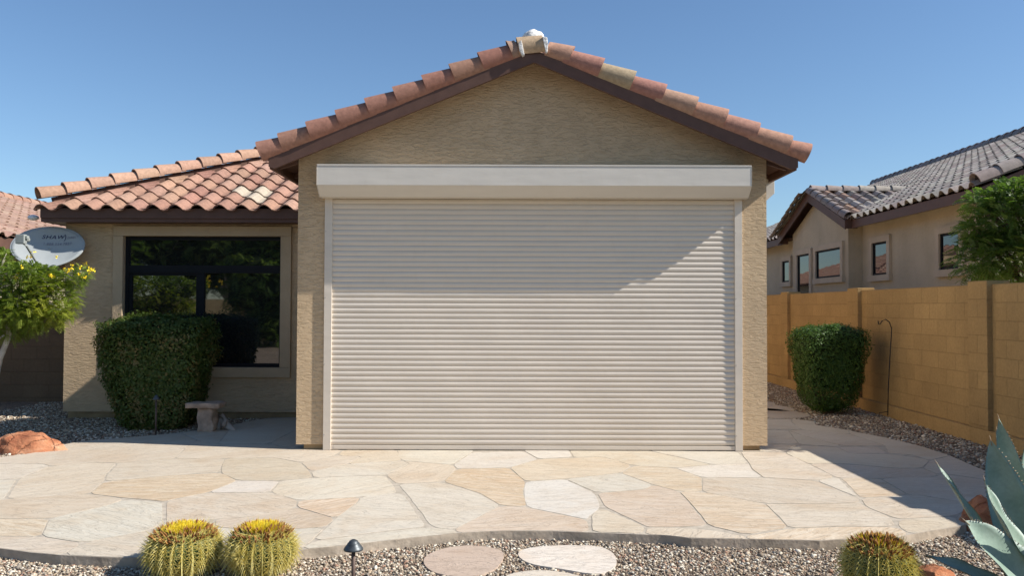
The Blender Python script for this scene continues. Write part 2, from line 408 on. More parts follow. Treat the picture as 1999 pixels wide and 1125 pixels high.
# roof plane of the gable: deck underside height at X
ZR0 = 4.137                     # deck top at ridge
def zdeck(x): return ZR0-SL*abs(x-XA)
OX0, OX1 = -1.935, 2.385       # shutter opening
HZ = 2.70
mb = MB(); zb = .055
def q(pts): mb.add(pts, [tuple(range(len(pts)))])
q([(XL, YF, zb), (OX0, YF, zb), (OX0, YF, HZ), (XL, YF, HZ)])
q([(OX1, YF, zb), (XR, YF, zb), (XR, YF, HZ), (OX1, YF, HZ)])
q([(XL, YF, HZ), (OX0, YF, HZ), (OX1, YF, HZ), (XR, YF, HZ), (XR, YF, zdeck(XR)-.02), (XA, YF, ZR0-.02), (XL, YF, zdeck(XL)-.02)])
q([(OX0, YF, zb), (OX0, YF+.2, zb), (OX0, YF+.2, HZ), (OX0, YF, HZ)])
q([(OX1, YF, HZ), (OX1, YF+.2, HZ), (OX1, YF+.2, zb), (OX1, YF, zb)])
q([(OX0, YF, HZ), (OX0, YF+.2, HZ), (OX1, YF+.2, HZ), (OX1, YF, HZ)])
q([(XL, YF, HZ), (XL, YF, zb), (XL, YW, zb), (XL, YW, HZ)]); q([(XL, YF, zdeck(XL)-.02), (XL, YF, HZ), (XL, YW, HZ), (XL, YW, zdeck(XL)-.02)])
YB = 27.0
q([(XR, YF, zb), (XR, YB, zb), (XR, YB, zdeck(XR)-.02), (XR, YF, zdeck(XR)-.02)])
q([(XL, YF, zb), (XL, YF+.03, zb), (OX0, YF+.03, zb), (OX0, YF, zb)]); q([(OX1, YF, zb), (OX1, YF+.03, zb), (XR, YF+.03, zb), (XR, YF, zb)])
mb.build('gable_wall', M['stucco'], house)
# corner beads and slightly proud lip
mb = MB()
# wing wall with window hole
WX0 = -6.09
wa = at_y(243, 461, YW); wb = at_y(547, 718, YW); wx0, wx1, wz1, wz0 = wa.x, wb.x, wa.z, wb.z
ZW = 2.70; zbw = .07; RC = .10
def q(pts): mb.add(pts, [tuple(range(len(pts)))])
q([(WX0, YW, zbw), (wx0, YW, zbw), (wx0, YW, wz0), (wx0, YW, wz1), (wx0, YW, ZW), (WX0, YW, ZW)])
q([(wx1, YW, zbw), (XL, YW, zbw), (XL, YW, ZW), (wx1, YW, ZW), (wx1, YW, wz1), (wx1, YW, wz0)])
q([(wx0, YW, zbw), (wx1, YW, zbw), (wx1, YW, wz0), (wx0, YW, wz0)]); q([(wx0, YW, wz1), (wx1, YW, wz1), (wx1, YW, ZW), (wx0, YW, ZW)])
q([(wx0, YW, wz0), (wx0, YW+RC, wz0), (wx0, YW+RC, wz1), (wx0, YW, wz1)]); q([(wx1, YW, wz1), (wx1, YW+RC, wz1), (wx1, YW+RC, wz0), (wx1, YW, wz0)])
q([(wx0, YW, wz0), (wx1, YW, wz0), (wx1, YW+RC, wz0), (wx0, YW+RC, wz0)]); q([(wx0, YW, wz1), (wx0, YW+RC, wz1), (wx1, YW+RC, wz1), (wx1, YW, wz1)])
q([(WX0, YW, zbw), (WX0, YW, ZW), (WX0, YB, ZW), (WX0, YB, zbw)])
q([(WX0, YB, zbw), (WX0, YB, ZW), (XR, YB, ZW), (XR, YB, zbw)])
q([(WX0, YW, zbw), (WX0, YW+.03, zbw), (XL, YW+.03, zbw), (XL, YW, zbw)])
mb.build('wing_wall', M['stucco'], house)
mb = MB(); i_ = .05
mb.box(XL+.075, OX0, YF+.028, YF+.2, -.1, .058); mb.box(OX1, XR-.075, YF+.028, YF+.2, -.1, .058)
mb.box(XL+i_, XL+.2, YF+.21, YW+i_, -.1, .058); mb.box(XR-.2, XR-.03, YF+.21, YB-.1, -.1, .058)
mb.box(WX0+i_, XL+.04, YW+.03, YW+.3, -.1, .072); mb.box(WX0+i_, WX0+.3, YW+.31, YB-.1, -.1, .072)
mb.build('foundation', M['stem'], house)
# window trim (proud foam trim), frame, panes
ta = at_y(221, 441, YW-.045); tb = at_y(566, 738, YW-.045)
tr = MB(); y0, y1 = YW-.045, YW-.0015
tr.box(ta.x, tb.x, y0, y1, wz1, ta.z); tr.box(ta.x, tb.x, y0, y1, tb.z, wz0)
tr.box(ta.x, wx0, y0+.0005, y1, wz0+.0005, wz1-.0005); tr.box(wx1, tb.x, y0+.0005, y1, wz0+.0005, wz1-.0005)
win = MB(); yf = YW+.035; yb = YW+RC-.002; t = .05
zm1 = at_y(300, 518, YW+.03).z; zm0 = at_y(300, 533, YW+.03).z; xm = at_y(392, 600, YW+.03).x
e_ = .002
win.box(wx0+e_, wx1-e_, yf, yb, wz1-t, wz1-e_); win.box(wx0+e_, wx1-e_, yf, yb, wz0+e_, wz0+t)
win.box(wx0+e_, wx0+t, yf, yb, wz0+t, wz1-t); win.box(wx1-t*.6, wx1-e_, yf, yb, wz0+t, wz1-t)
win.box(wx0+t, wx1-t*.6, yf-.006, yb, zm0, zm1); win.box(xm-.04, xm+.04, yf, yb, wz0+t, zm0)
# sliding sash of the left light
s0, s1, u0, u1 = wx0+t, xm-.04, wz0+t, zm0; sy0, sy1 = yf+.015, yb; st = .035
win.box(s0, s1, sy0, sy1, u1-st, u1); win.box(s0, s1, sy0, sy1, u0, u0+st); win.box(s0, s0+st, sy0, sy1, u0+st, u1-st); win.box(s1-st, s1, sy0, sy1, u0+st, u1-st)
wfr = win.build('window', M['window_frame'], house)
tr.build('window_trim', M['stucco_smooth'], house, bev=.006)
for (a, b, c, d, yy) in ((wx0+t, wx1-t*.6, zm1, wz1-t, yf+.03), (s0+st, s1-st, u0+st, u1-st, yf+.042), (xm+.04, wx1-t*.6, wz0+t, zm0, yf+.03)):
    g = MB(); g.box(a, b, yy, yy+.012, c, d); g.build('pane', M['glass'], wfr)

# gable roof of the bay
YR = 8.315                      # front face of the rake tiles
EXR, EXL = 2.93, -2.50          # side eave fascia
mb = MB()
for s, xe in ((1, EXR), (-1, EXL)):
    a = Vector((XA, YR+.09, ZR0)); b = Vector((xe, YR+.09, zdeck(xe)))
    mb.prism([a, b, b-Vector((0, 0, .03)), a-Vector((0, 0, .03))], (0, 14.2-YR, 0))
mb.build('roof_deck', M['soffit'], house)
mb = MB()
yfa = YR+.055
for s, xe in ((1, EXR), (-1, EXL)):
    zt = lambda x: zdeck(x)+.02
    # rake board with a plumb cut
    mb.prism([(XA, yfa, zt(XA)), (xe, yfa, zt(xe)), (xe, yfa, zt(xe)-.095), (xe-s*.06, yfa, zt(xe)-.115), (XA, yfa, zt(XA)-.130)], (0, .04, 0))
    # side eave board
    mb.box(min(xe, xe-s*.04), max(xe, xe-s*.04), yfa+.041, 14.0 if s > 0 else YW-.1, zt(xe)-.115, zt(xe)-.02)
    # inner rafter behind the board, lookouts in the eave
    x2 = (XR+.005 if s > 0 else XL-.005)
    for yy in [YR+.28+.61*k for k in range(9)]:
        if s < 0 and yy > YW-.5: break
        zt2 = zdeck(x2)-.032; zt3 = zdeck(xe-s*.042)-.032
        mb.prism([(x2, yy, zt2), (xe-s*.042, yy, zt3), (xe-s*.042, yy, zt3-.05), (x2, yy, zt2-.07)], (0, .045, 0))
o = mb.build('fascia', M['fascia'], house); fixnormals(o)
roof = MB()
for s, xe in ((1, EXR), (-1, EXL)):
    run = abs(xe-XA)+.06; up = Vector((-s*cs, 0, sn)); o_ = Vector((xe+s*.06, YR+.15, zdeck(xe+s*.06)+.004)); e = Vector((0, 1, 0)); n_ = Vector((s*sn, 0, cs))
    Lr = run/cs
    tile_field(roof, o_, e, up, n_, 6.0, Lr, lambda u: (0, 6.0))
rt = roof.build('roof', M['tile'], house, smooth=False, colattr=True)
# rake tiles (front edge) with ridge
rk = MB(); 
rr = .120; ya = YR+rr
zr = lambda x: zdeck(x)+.085
colsR = [(.42, .22, .155), (.43, .245, .17), (.40, .215, .16), (.42, .235, .165), (.43, .27, .19), (.37, .185, .145), (.40, .31, .20), (.385, .195, .15), (.43, .25, .175)]
colsL = [(0.378, 0.194, 0.138), (0.387, 0.206, 0.142), (0.370, 0.185, 0.133), (0.361, 0.181, 0.129), (0.370, 0.185, 0.133), (0.378, 0.194, 0.138), (0.370, 0.181, 0.129), (0.387, 0.215, 0.146), (0.361, 0.172, 0.125)]
xr0 = 3.03; xl0 = -2.585
barrel_row(rk, (xr0, ya, zr(xr0)), (XA+.13, ya, zr(XA+.13)), (0, 1, 0), (sn, 0, cs), rr, 10, 246, g=.345, first=.215, cols=colsR, seg=14, lift=.034, taper=.80)
barrel_row(rk, (xl0, ya, zr(xl0)), (XA-.14, ya, zr(XA-.14)), (0, 1, 0), (-sn, 0, cs), rr, 10, 246, g=.316, first=.24, cols=colsL, seg=14, lift=.034, taper=.80)
barrel_row(rk, (XA-.16, ya, zr(XA-.17)+.012), (XA+.10, ya, zr(XA-.17)+.06), (0, 1, 0), (-.2, 0, 1), rr*.99, 10, 225, g=.3, cols=[(.50, .36, .23)], lift=.022, taper=.98)
rk.build('rake_tiles', M['tile'], house, smooth=True, colattr=True)
rd = MB(); barrel_row(rd, (XA, YR+.16, zr(XA)+.0), (XA, 14.0, zr(XA)+.0), (1, 0, 0), (0, 0, 1), .125, -10, 190, g=.36, lift=.03)
rd.build('ridge_tiles', M['tile'], house, smooth=True, colattr=True)
# white mortar at the apex
def blob(name, c, rad, mat, parent, sub=3, amp=.2, fr=3, squash=None):
    bm = bmesh.new(); bmesh.ops.create_icosphere(bm, subdivisions=sub, radius=1)
    for v in bm.verts:
        p = v.co.copy(); k = 1+amp*mnoise.noise(p*fr+Vector(c))+amp*.4*mnoise.noise(p*fr*3+Vector(c))
        v.co = Vector((p.x*rad[0], p.y*rad[1], p.z*rad[2]))*k+Vector(c)
    me = bpy.data.meshes.new(name); bm.to_mesh(me); bm.free()
    return finish(name, me, mat, parent, True, origin=c if parent is None else None)
ap = at_y(1041, 78, YR+.2)
blob('apex_mortar', (ap.x, YR+.22, ap.z+.00), (.125, .10, .115), M['mortar_white'], house, 3, .12)
for (pts, yy) in (([(1059, 70), (1068, 72), (1070, 84), (1069, 100), (1066, 102), (1062, 86)], YR-.012), ([(1012, 82), (1018, 78), (1021, 92), (1024, 106), (1020, 108), (1014, 98)], YR-.004)):
    mt = MB(); P = [at_y(x, y, yy) for x, y in pts]; mt.prism(P, (0, .12, 0)); o = mt.build('mortar_patch', M['mortar_white'], house, bev=.004); fixnormals(o)

# main hip roof over the wing and body
PW = .445; aw = math.atan(PW); cw, sw = math.cos(aw), math.sin(aw)
YE = 10.88; XEl = -6.27; XEr = 2.95; ZE = 2.775; XM = (XEl+XEr)/2; RUN = XM-XEl; YRDG = YE+RUN; ZRG = ZE+PW*RUN
mb = MB()
V = [(XEl, YE, ZE), (XEr, YE, ZE), (XM, YRDG, ZRG), (XEl, YB+.3, ZE), (XM, YB-RUN+.3, ZRG), (XEr, YB+.3, ZE)]
V2 = [(x, y, z-.03) for x, y, z in V]
mb.add(V+V2, [(0, 1, 2), (0, 2, 4, 3), (1, 5, 4, 2), (3, 4, 5), (6, 8, 7), (6, 9, 10, 8), (7, 8, 10, 11), (9, 11, 10)])
mb.build('hip_roof_deck', M['soffit'], house)
mb = MB()
mb.box(XEl, XL-.24, YE-.02, YE+.02, ZE-.10, ZE+.03); mb.box(XEl, XL-.24, YE-.001, YE+.05, ZE-.15, ZE-.101)
mb.box(XEl-.001, XEl+.04, YE+.051, YB, ZE-.15, ZE+.03)
mb.box(XEl+.04, XL-.24, YE+.05, YW+.02, ZE-.145, ZE-.13); mb.box(XEl+.04, WX0+.02, YW+.021, YB, ZE-.145, ZE-.13)
mb.box(XL-.24, XL-.002, YE+.1, YW+.02, ZE-.145, ZE-.13)
mb.build('eave_fascia', M['fascia'], house)
hr = MB()
o_ = Vector((XEl-.06, YE-.06, ZE-.06*PW+.012)); Lr = (RUN+.06)/cw
Wt = XEr-XEl+.12
tile_field(hr, o_, (1, 0, 0), (0, cw, sw), (0, -sw, cw), Wt, Lr, lambda u: (u*cw, Wt-u*cw), pale={(2, 8), (2, 9), (1, 9)} , w=.295)
o2 = Vector((XEl-.06, YB+.3, ZE-.06*PW+.012))
tile_field(hr, o2, (0, -1, 0), (cw, 0, sw), (-sw, 0, cw), YB+.36-YE, Lr, lambda u: (0, YB+.36-YE-u*cw))
hr.build('hip_roof', M['tile'], house, colattr=True)
hp = MB()
d = Vector((1, 1, PW)).normalized(); nn = Vector((-1, -1, 0)).normalized(); side = Vector((1, -1, 0)).normalized(); upv = side.cross(d)*-1
if upv.z < 0: upv = -upv
h0 = Vector((XEl-.01, YE-.04, ZE+.17)); 
hpd = Vector((1, 1, PW))*(RUN-.2); e0 = Vector((XEl+.12, YE+.12, ZE+PW*.12)); q0 = side*.045
hf = MB(); hf.prism([e0-q0+upv*.01, e0+q0+upv*.01, e0+q0+upv*.14, e0-q0+upv*.14], hpd); hf.build('hip_gap_filler', M['soffit'], house)  # dark filler strip added so the gap under the hip tiles reads as shade
barrel_row(hp, h0, h0+Vector((1, 1, PW))*(RUN), side, upv, .115, -22, 202, g=.325, lift=.028, pal=[(.46, .29, .20), (.44, .275, .19)], taper=.82)
hp.build('hip_ridge_tiles', M['tile'], house, smooth=True, colattr=True)
# small white light under the left eave
fl = at_y(65, 425, YE+.15)
o = blob('floodlight', (fl.x, fl.y, fl.z), (.075, .06, .04), M['white_paint'], house, 2, .05)

# ---------------- front roller shutter
def shutter_front():
    sh = MB()   # housing
    x0 = at_y(619, 340, 8.38).x; x1 = at_y(1467, 340, 8.38).x; z1 = at_y(1040, 322, 8.38).z; zm = at_y(1040, 362, 8.38).z
    prof = [(8.38, z1), (8.38, zm), (8.50, zm-.107), (YF-.002, zm-.107), (YF-.002, z1)]
    sh.prism([(x0, y, z) for y, z in prof], (x1-x0, 0, 0)); 
    # seams: end caps a little proud, top lip
    for xx in (x0-.004, x1+.001):
        pr = [(8.377, z1+.003), (8.377, zm-.001), (8.499, zm-.110), (YF-.003, zm-.110), (YF-.003, z1+.003)]
        sh.prism([(xx, y, z) for y, z in pr], (.003, 0, 0))
    sh.box(x0, x1, 8.375, 8.3795, z1-.012, z1+.002)
    h = sh.build('roller_shutter', M['alu_box'], house, bev=.004); fixnormals(h)
    h['label'] = 'large closed ivory roller shutter with housing box across the front gable'
    zt = zm-.107
    r0, r1, r2, r3 = -1.977, -1.897, 2.347, 2.425
    for a, b in ((r0, r1), (r2, r3)):
        g = MB(); g.box(a, b, YF-.025, YF+.02, .002, zt-.001); k = a+.02
        for zz in (.16, .9, 1.6, 2.3): g.tube([(a+.012, YF-.028, zz), (a+.012, YF-.0252, zz)], .005, 8, mi=1)
        g.build('guide_rail', [M['alu'], M['steel']], h, bev=.003)
    # curtain: convex interlocking slats
    P = .0553; n = int((zt-.055)/P); prof = []
    shape = [(0, 0), (.05, .0028), (.14, .0058), (.28, .0085), (.44, .0101), (.6, .0096), (.75, .0075), (.86, .005), (.93, .002), (.965, -.0006), (1, 0)]
    for k in range(n+1):
        for (t, d) in shape[:-1]:
            z = .055+(k+t)*P
            if z > zt: break
            prof.append((YF+.004-d*1.0, z))
    xs = np.linspace(r1-.004, r2+.004, 60); V = []; 
    for i, (y, z) in enumerate(prof):
        for x in xs:
            V.append((x, y+.0016*math.sin(x*2.1+z*1.3)+.0008*math.sin(x*7+z*5)+.0006*math.sin(int((z-.055)/P)*12.9), z))
    nx = len(xs); Fq = [(i*nx+j, i*nx+j+1, (i+1)*nx+j+1, (i+1)*nx+j) for i in range(len(prof)-1) for j in range(nx-1)]
    o = npmesh('curtain', np.array(V), np.array(Fq), M['alu'], h, smooth=True)
    es = o.modifiers.new('edge_split', 'EDGE_SPLIT'); es.split_angle = R(38)
    bb = MB(); bb.box(r1+.001, r2-.001, YF-.014, YF+.018, .006, .050); bb.box(r1+.03, r2-.03, YF-.0165, YF-.0142, .012, .043)
    bb.build('bottom_bar', M['alu'], h, bev=.002)
    return h
shutter_front()
# side shutter on the right wall, only its housing shows
s2 = MB(); y0 = 9.22; X0 = XR+.002; X1 = XR+.27; z1, zm = 2.97, 2.80
s2.prism([(X1, y0, z1), (X1, y0, zm), (X1-.11, y0, zm-.10), (X0, y0, zm-.10), (X0, y0, z1)], (0, 2.4, 0))
h2 = s2.build('roller_shutter', M['alu_box'], house, bev=.004); fixnormals(h2)
h2['label'] = 'ivory shutter housing box sticking out from the right side wall below the eave'
s3 = MB(); s3.box(XR+.003, XR+.02, y0+.08, y0+2.3, .08, zm-.101); s3.build('curtain', M['alu'], h2)
for yy in (y0+.02, y0+2.301): 
    s3 = MB(); s3.box(XR+.002, XR+.028, yy, yy+.078, .08, zm-.101); s3.build('guide_rail', M['alu'], h2)

# ================================================================== GROUND, PATIO
mb = MB()
xs = [-400, -60, -20, -10, -6, -3, 0, 3, 6, 10, 20, 60, 400]; ys = [-400, -60, -20, -5, 0, 4, 6, 6.6, 7.2, 7.8, 8.4, 9, 12, 20, 60, 400]
def gz(y): t = min(1, max(0, (y-6.2)/2.2)); return -.066+.040*t*t*(3-2*t)
V = [(x, y, gz(y)) for y in ys for x in xs]; nx = len(xs)
mb.add(V, [(j*nx+i, j*nx+i+1, (j+1)*nx+i+1, (j+1)*nx+i) for j in range(len(ys)-1) for i in range(nx-1)])
g = mb.build('ground', M['ground'], smooth=True); tag(g, kind='structure')

OUT = [(-60, 1064), (0, 1071), (60, 1079), (119, 1084), (200, 1088), (288, 1090), (400, 1090), (500, 1083), (584, 1074), (675, 1065), (792, 1052), (894, 1041), (950, 1038), (1000, 1037), (1080, 1037.5), (1152, 1040), (1300, 1045.6),
       (1349, 1051), (1456, 1053), (1600, 1056), (1660, 1053), (1753, 1049), (1777, 1044), (1828, 1035), (1873, 1028), (1920, 1012), (1955, 985), (1966, 960), (1958, 940), (1942, 927), (1905, 912), (1855, 890), (1792, 870),
       (1730, 855), (1655, 840), (1592, 830), (1590, 823), (1545, 818), (1440, 816)]
OUTL = [(527, 816), (500, 820), (443, 832), (350, 845), (200, 859), (160, 862), (125, 868), (60, 886), (0, 893), (-60, 897)]
outl = [ground(x, y) for x, y in OUT]+[Vector((2.5, 10.9, 0)), Vector((-2.4, 11.3, 0))]+[ground(x, y) for x, y in OUTL]
def pip(px, py, poly):
    inside = np.zeros(len(px), bool); n = len(poly)
    for i in range(n):
        x1, y1 = poly[i][0], poly[i][1]; x2, y2 = poly[(i+1) % n][0], poly[(i+1) % n][1]
        if y1 == y2: continue
        c = ((y1 > py) != (y2 > py)) & (px < (x2-x1)*(py-y1)/(y2-y1)+x1); inside ^= c
    return inside
STONES = [  # (kind, points)
 ('p', [(-60,897),(0,893),(60,886),(125,868),(160,862),(350,846),(385,860),(367,871),(340,896),(229,905),(180,903),(99,911),(82,906),(-60,906)]),
 ('w', [(-60,906),(82,906),(99,911),(39,935),(-60,939)]),
 ('t', [(99,911),(180,903),(229,905),(205,930),(203,941),(174,965),(12,975),(39,935)]),
 ('w', [(-60,939),(33,937),(8,976),(-60,990)]),
 ('p', [(229,905),(340,896),(440,896),(432,912),(430,922),(320,930),(205,941),(207,930)]),
 ('T', [(440,896),(518,894),(540,895),(587,904),(605,922),(610,934),(545,939),(464,939),(432,925),(432,912)]),
 ('B', [(203,942),(320,930),(432,924),(464,939),(404,963),(345,974),(322,980),(240,973),(174,965)]),
 ('p', [(367,871),(385,860),(425,868),(525,868),(575,877),(628,879),(669,879),(650,891),(587,904),(540,895),(518,894),(440,896),(340,896)]),
 ('p', [(352,846),(443,833),(446,842),(425,868),(385,860)]), ('w', [(443,833),(500,820),(585,815),(585,836),(527,866),(425,868),(446,842)]),
 ('p', [(527,866),(585,836),(600,877),(575,877)]),
 ('T', [(670,879),(659,890),(708,892),(676,907),(730,903),(784,900),(775,879)]),
 ('p', [(587,904),(652,891),(659,890),(708,892),(676,907),(607,921)]),
 ('w', [(607,922),(680,906),(784,900),(802,906),(753,928),(690,930),(612,934)]),
 ('T', [(784,900),(884,908),(892,916),(865,941),(775,946),(753,929),(802,906)]),
 ('w', [(775,879),(925,879),(922,884),(884,908),(784,900)]),
 ('W', [(922,884),(1024,882),(1051,898),(994,914),(900,916),(892,916),(884,908)]),
 ('W', [(1025,879),(1110,879),(1118,893),(1052,897),(1024,882)]),
 ('Y', [(1052,897),(1118,895),(1175,892),(1233,909),(1211,924),(1103,936),(1026,941),(994,914)]),
 ('y', [(1112,879),(1265,880),(1392,908),(1317,914),(1233,909),(1175,892),(1120,894)]),
 ('w', [(1265,880),(1440,883),(1462,905),(1420,907),(1392,908)]),
 ('B', [(892,916),(994,914),(1026,941),(1021,960),(1028,990),(978,988),(935,963),(865,941)]),
 ('V', [(1026,941),(1103,936),(1160,963),(1170,980),(1172,993),(1150,1010),(1147,1015),(1028,991),(1022,962)]),
 ('g', [(1103,936),(1211,924),(1275,947),(1260,956),(1165,963)]),
 ('b', [(1211,924),(1240,909),(1317,914),(1371,933),(1371,961),(1325,960),(1275,947)]),
 ('W', [(1317,914),(1392,908),(1420,906),(1462,905),(1468,917),(1490,933),(1371,933)]),
 ('P', [(1165,964),(1260,956),(1275,947),(1325,960),(1340,975),(1383,1027),(1320,1030),(1264,1030),(1255,1026),(1180,990)]),
 ('b', [(1325,960),(1371,961),(1492,984),(1500,990),(1540,1031),(1456,1045),(1383,1027),(1340,975)]),
 ('q', [(1371,933),(1490,933),(1505,934),(1592,939),(1678,975),(1678,982),(1590,985),(1492,984),(1371,961)]),
 ('p', [(1445,883),(1530,884),(1580,907),(1630,932),(1592,939),(1505,934),(1490,933),(1468,917),(1462,905)]),
 ('q', [(1500,990),(1492,984),(1590,985),(1678,982),(1690,990),(1738,1010),(1750,1029),(1650,1028),(1540,1032)]),
 ('T', [(-60,990),(14,975),(174,965),(245,975),(200,990),(98,1013),(-60,1014)]),
 ('b', [(-60,1014),(96,1013),(80,1048),(-60,1048)]),
 ('g', [(98,1013),(200,990),(245,976),(317,981),(318,1022),(290,1037),(163,1061),(80,1048)]),
 ('p', [(-60,1048),(80,1048),(163,1061),(120,1084),(60,1079),(0,1071),(-60,1064)]),
 ('p', [(163,1061),(290,1037),(350,1030),(400,1050),(420,1090),(400,1090),(288,1090),(200,1088),(121,1084)]),
 ('p', [(324,980),(404,963),(500,962),(528,962),(581,977),(578,991),(480,1011),(420,1014),(350,1024),(325,1022)]),
 ('W', [(404,963),(464,939),(547,940),(527,962)]),
 ('w', [(547,940),(610,934),(690,930),(753,929),(770,950),(776,964),(704,971),(583,978),(528,962)]),
 ('K', [(583,978),(704,971),(698,982),(655,1013),(578,991)]),
 ('P', [(480,1011),(578,991),(655,1013),(635,1030),(570,1034),(500,1036),(420,1030),(420,1014)]),
 ('w', [(400,1048),(420,1030),(500,1036),(570,1034),(635,1031),(608,1058),(584,1072),(500,1083),(422,1090)]),
 ('w', [(704,971),(776,964),(790,968),(830,1025),(826,1031),(780,1035),(610,1057),(655,1013),(698,982)]),
 ('w', [(777,946),(865,942),(935,964),(978,988),(886,1035),(854,1032),(838,1025),(794,966)]),
 ('w', [(610,1058),(780,1036),(830,1031),(854,1032),(886,1035),(894,1041),(792,1052),(675,1065),(586,1074)]),
 ('P', [(886,1035),(978,988),(1028,991),(1147,1016),(1151,1040),(1080,1037),(1000,1037),(950,1038),(896,1041)]),
 ('y', [(1154,1006),(1173,995),(1184,997),(1260,1029),(1253,1043),(1156,1040)]),
 ('y', [(1264,1030),(1320,1031),(1385,1035),(1456,1048),(1456,1053),(1349,1051),(1300,1046),(1258,1044)]),
 ('b', [(1456,1047),(1540,1033),(1650,1029),(1750,1030),(1775,1043),(1753,1049),(1660,1053),(1600,1056),(1458,1053)]),
 ('w', [(1593,939),(1628,933),(1639,935),(1676,972)]), ('b', [(1640,934),(1718,935),(1772,966),(1745,969),(1680,973)]),
 ('q', [(1680,974),(1745,970),(1783,966),(1800,968),(1900,985),(1880,1000),(1865,1008),(1755,1014),(1740,1010),(1690,990)]),
 ('y', [(1755,1015),(1865,1009),(1873,1027),(1828,1035),(1777,1044),(1752,1028)]),
 ('p', [(1718,935),(1825,932),(1840,926),(1945,940),(1958,945),(1950,985),(1900,985),(1800,968),(1772,966)]),
 ('q', [(1631,932),(1580,907),(1600,905),(1665,907),(1745,915),(1801,915),(1830,926),(1825,932),(1715,935),(1639,934)]),
 ('y', [(1560,871),(1635,874),(1660,886),(1735,887),(1800,896),(1815,900),(1801,915),(1745,915),(1665,907),(1600,905),(1580,907),(1532,885)]),
 ('p', [(1635,874),(1710,872),(1735,886),(1660,886)]), ('y', [(1540,842),(1567,851),(1640,870),(1635,873),(1560,868)]),
 ('p', [(1540,841),(1566,840),(1660,848),(1727,870),(1710,872),(1640,870),(1567,851)]),
 ('y', [(1660,848),(1655,841),(1730,855),(1792,870),(1855,890),(1815,900),(1780,888),(1735,886),(1727,870)]),
 ('p', [(1815,900),(1855,890),(1905,912),(1942,927),(1945,940),(1840,925),(1830,926),(1801,915)]),
 ('p', [(1440,818),(1498,820),(1545,819),(1545,825),(1566,839),(1440,838)]), ('y', [(1546,818),(1590,823),(1592,830),(1655,840),(1660,848),(1566,840),(1546,825)]),
 ('y', [(1440,839),(1538,841),(1559,867),(1440,868)]), ('p', [(1440,869),(1560,869),(1530,884),(1440,882)]),
 ('p', [(1888,1000),(1955,985),(1920,1011),(1875,1027),(1866,1009)]),
]
SC = {'p': (.535, .475, .385), 'w': (.58, .535, .445), 't': (.53, .465, .365), 'T': (.52, .445, .34), 'B': (.555, .48, .37), 'W': (.62, .58, .51), 'Y': (.555, .48, .36), 'y': (.56, .495, .385),
      'V': (.60, .575, .53), 'g': (.55, .53, .46), 'b': (.57, .505, .41), 'P': (.515, .43, .35), 'q': (.53, .475, .395), 'K': (.55, .455, .365)}
BD = {'p': .45, 'w': .25, 't': .5, 'T': .35, 'B': 1.0, 'W': .2, 'Y': .5, 'y': .35, 'V': .12, 'g': .4, 'b': .9, 'P': .6, 'q': .5, 'K': 1.0}
def inset(poly, d):
    n = len(poly); A = sum(poly[i][0]*poly[(i+1) % n][1]-poly[(i+1) % n][0]*poly[i][1] for i in range(n))
    if A < 0: poly = poly[::-1]
    out = []
    for i in range(n):
        p0, p, p1 = Vector(poly[i-1]), Vector(poly[i]), Vector(poly[(i+1) % n])
        e0 = (p-p0); e1 = (p1-p)
        if e0.length < 1e-5 or e1.length < 1e-5: continue
        e0.normalize(); e1.normalize(); n0 = Vector((-e0.y, e0.x)); n1 = Vector((-e1.y, e1.x)); b = n0+n1
        if b.length < .2: b = n0
        b.normalize(); k = d/max(.5, b.dot(n0)); out.append(p+b*k)
    return out
def subdiv(poly, step, jit):
    out = []; n = len(poly)
    for i in range(n):
        a, b = Vector(poly[i]), Vector(poly[(i+1) % n]); L = (b-a).length; m = max(1, int(L/step)); nrm = Vector((-(b-a).y, (b-a).x))/max(L, 1e-6)
        for k in range(m):
            p = a+(b-a)*(k/m)
            if k: p = p+nrm*(mnoise.noise(Vector((p.x*5, p.y*5, 3.1)))*jit)+nrm*(mnoise.noise(Vector((p.x*19, p.y*19, 1.1)))*jit*.4)
            out.append(p)
    return out
bm = bmesh.new(); uvl = bm.loops.layers.uv.new('stone'); cl = bm.loops.layers.float_color.new('Col'); bl = bm.loops.layers.float.new('Band')
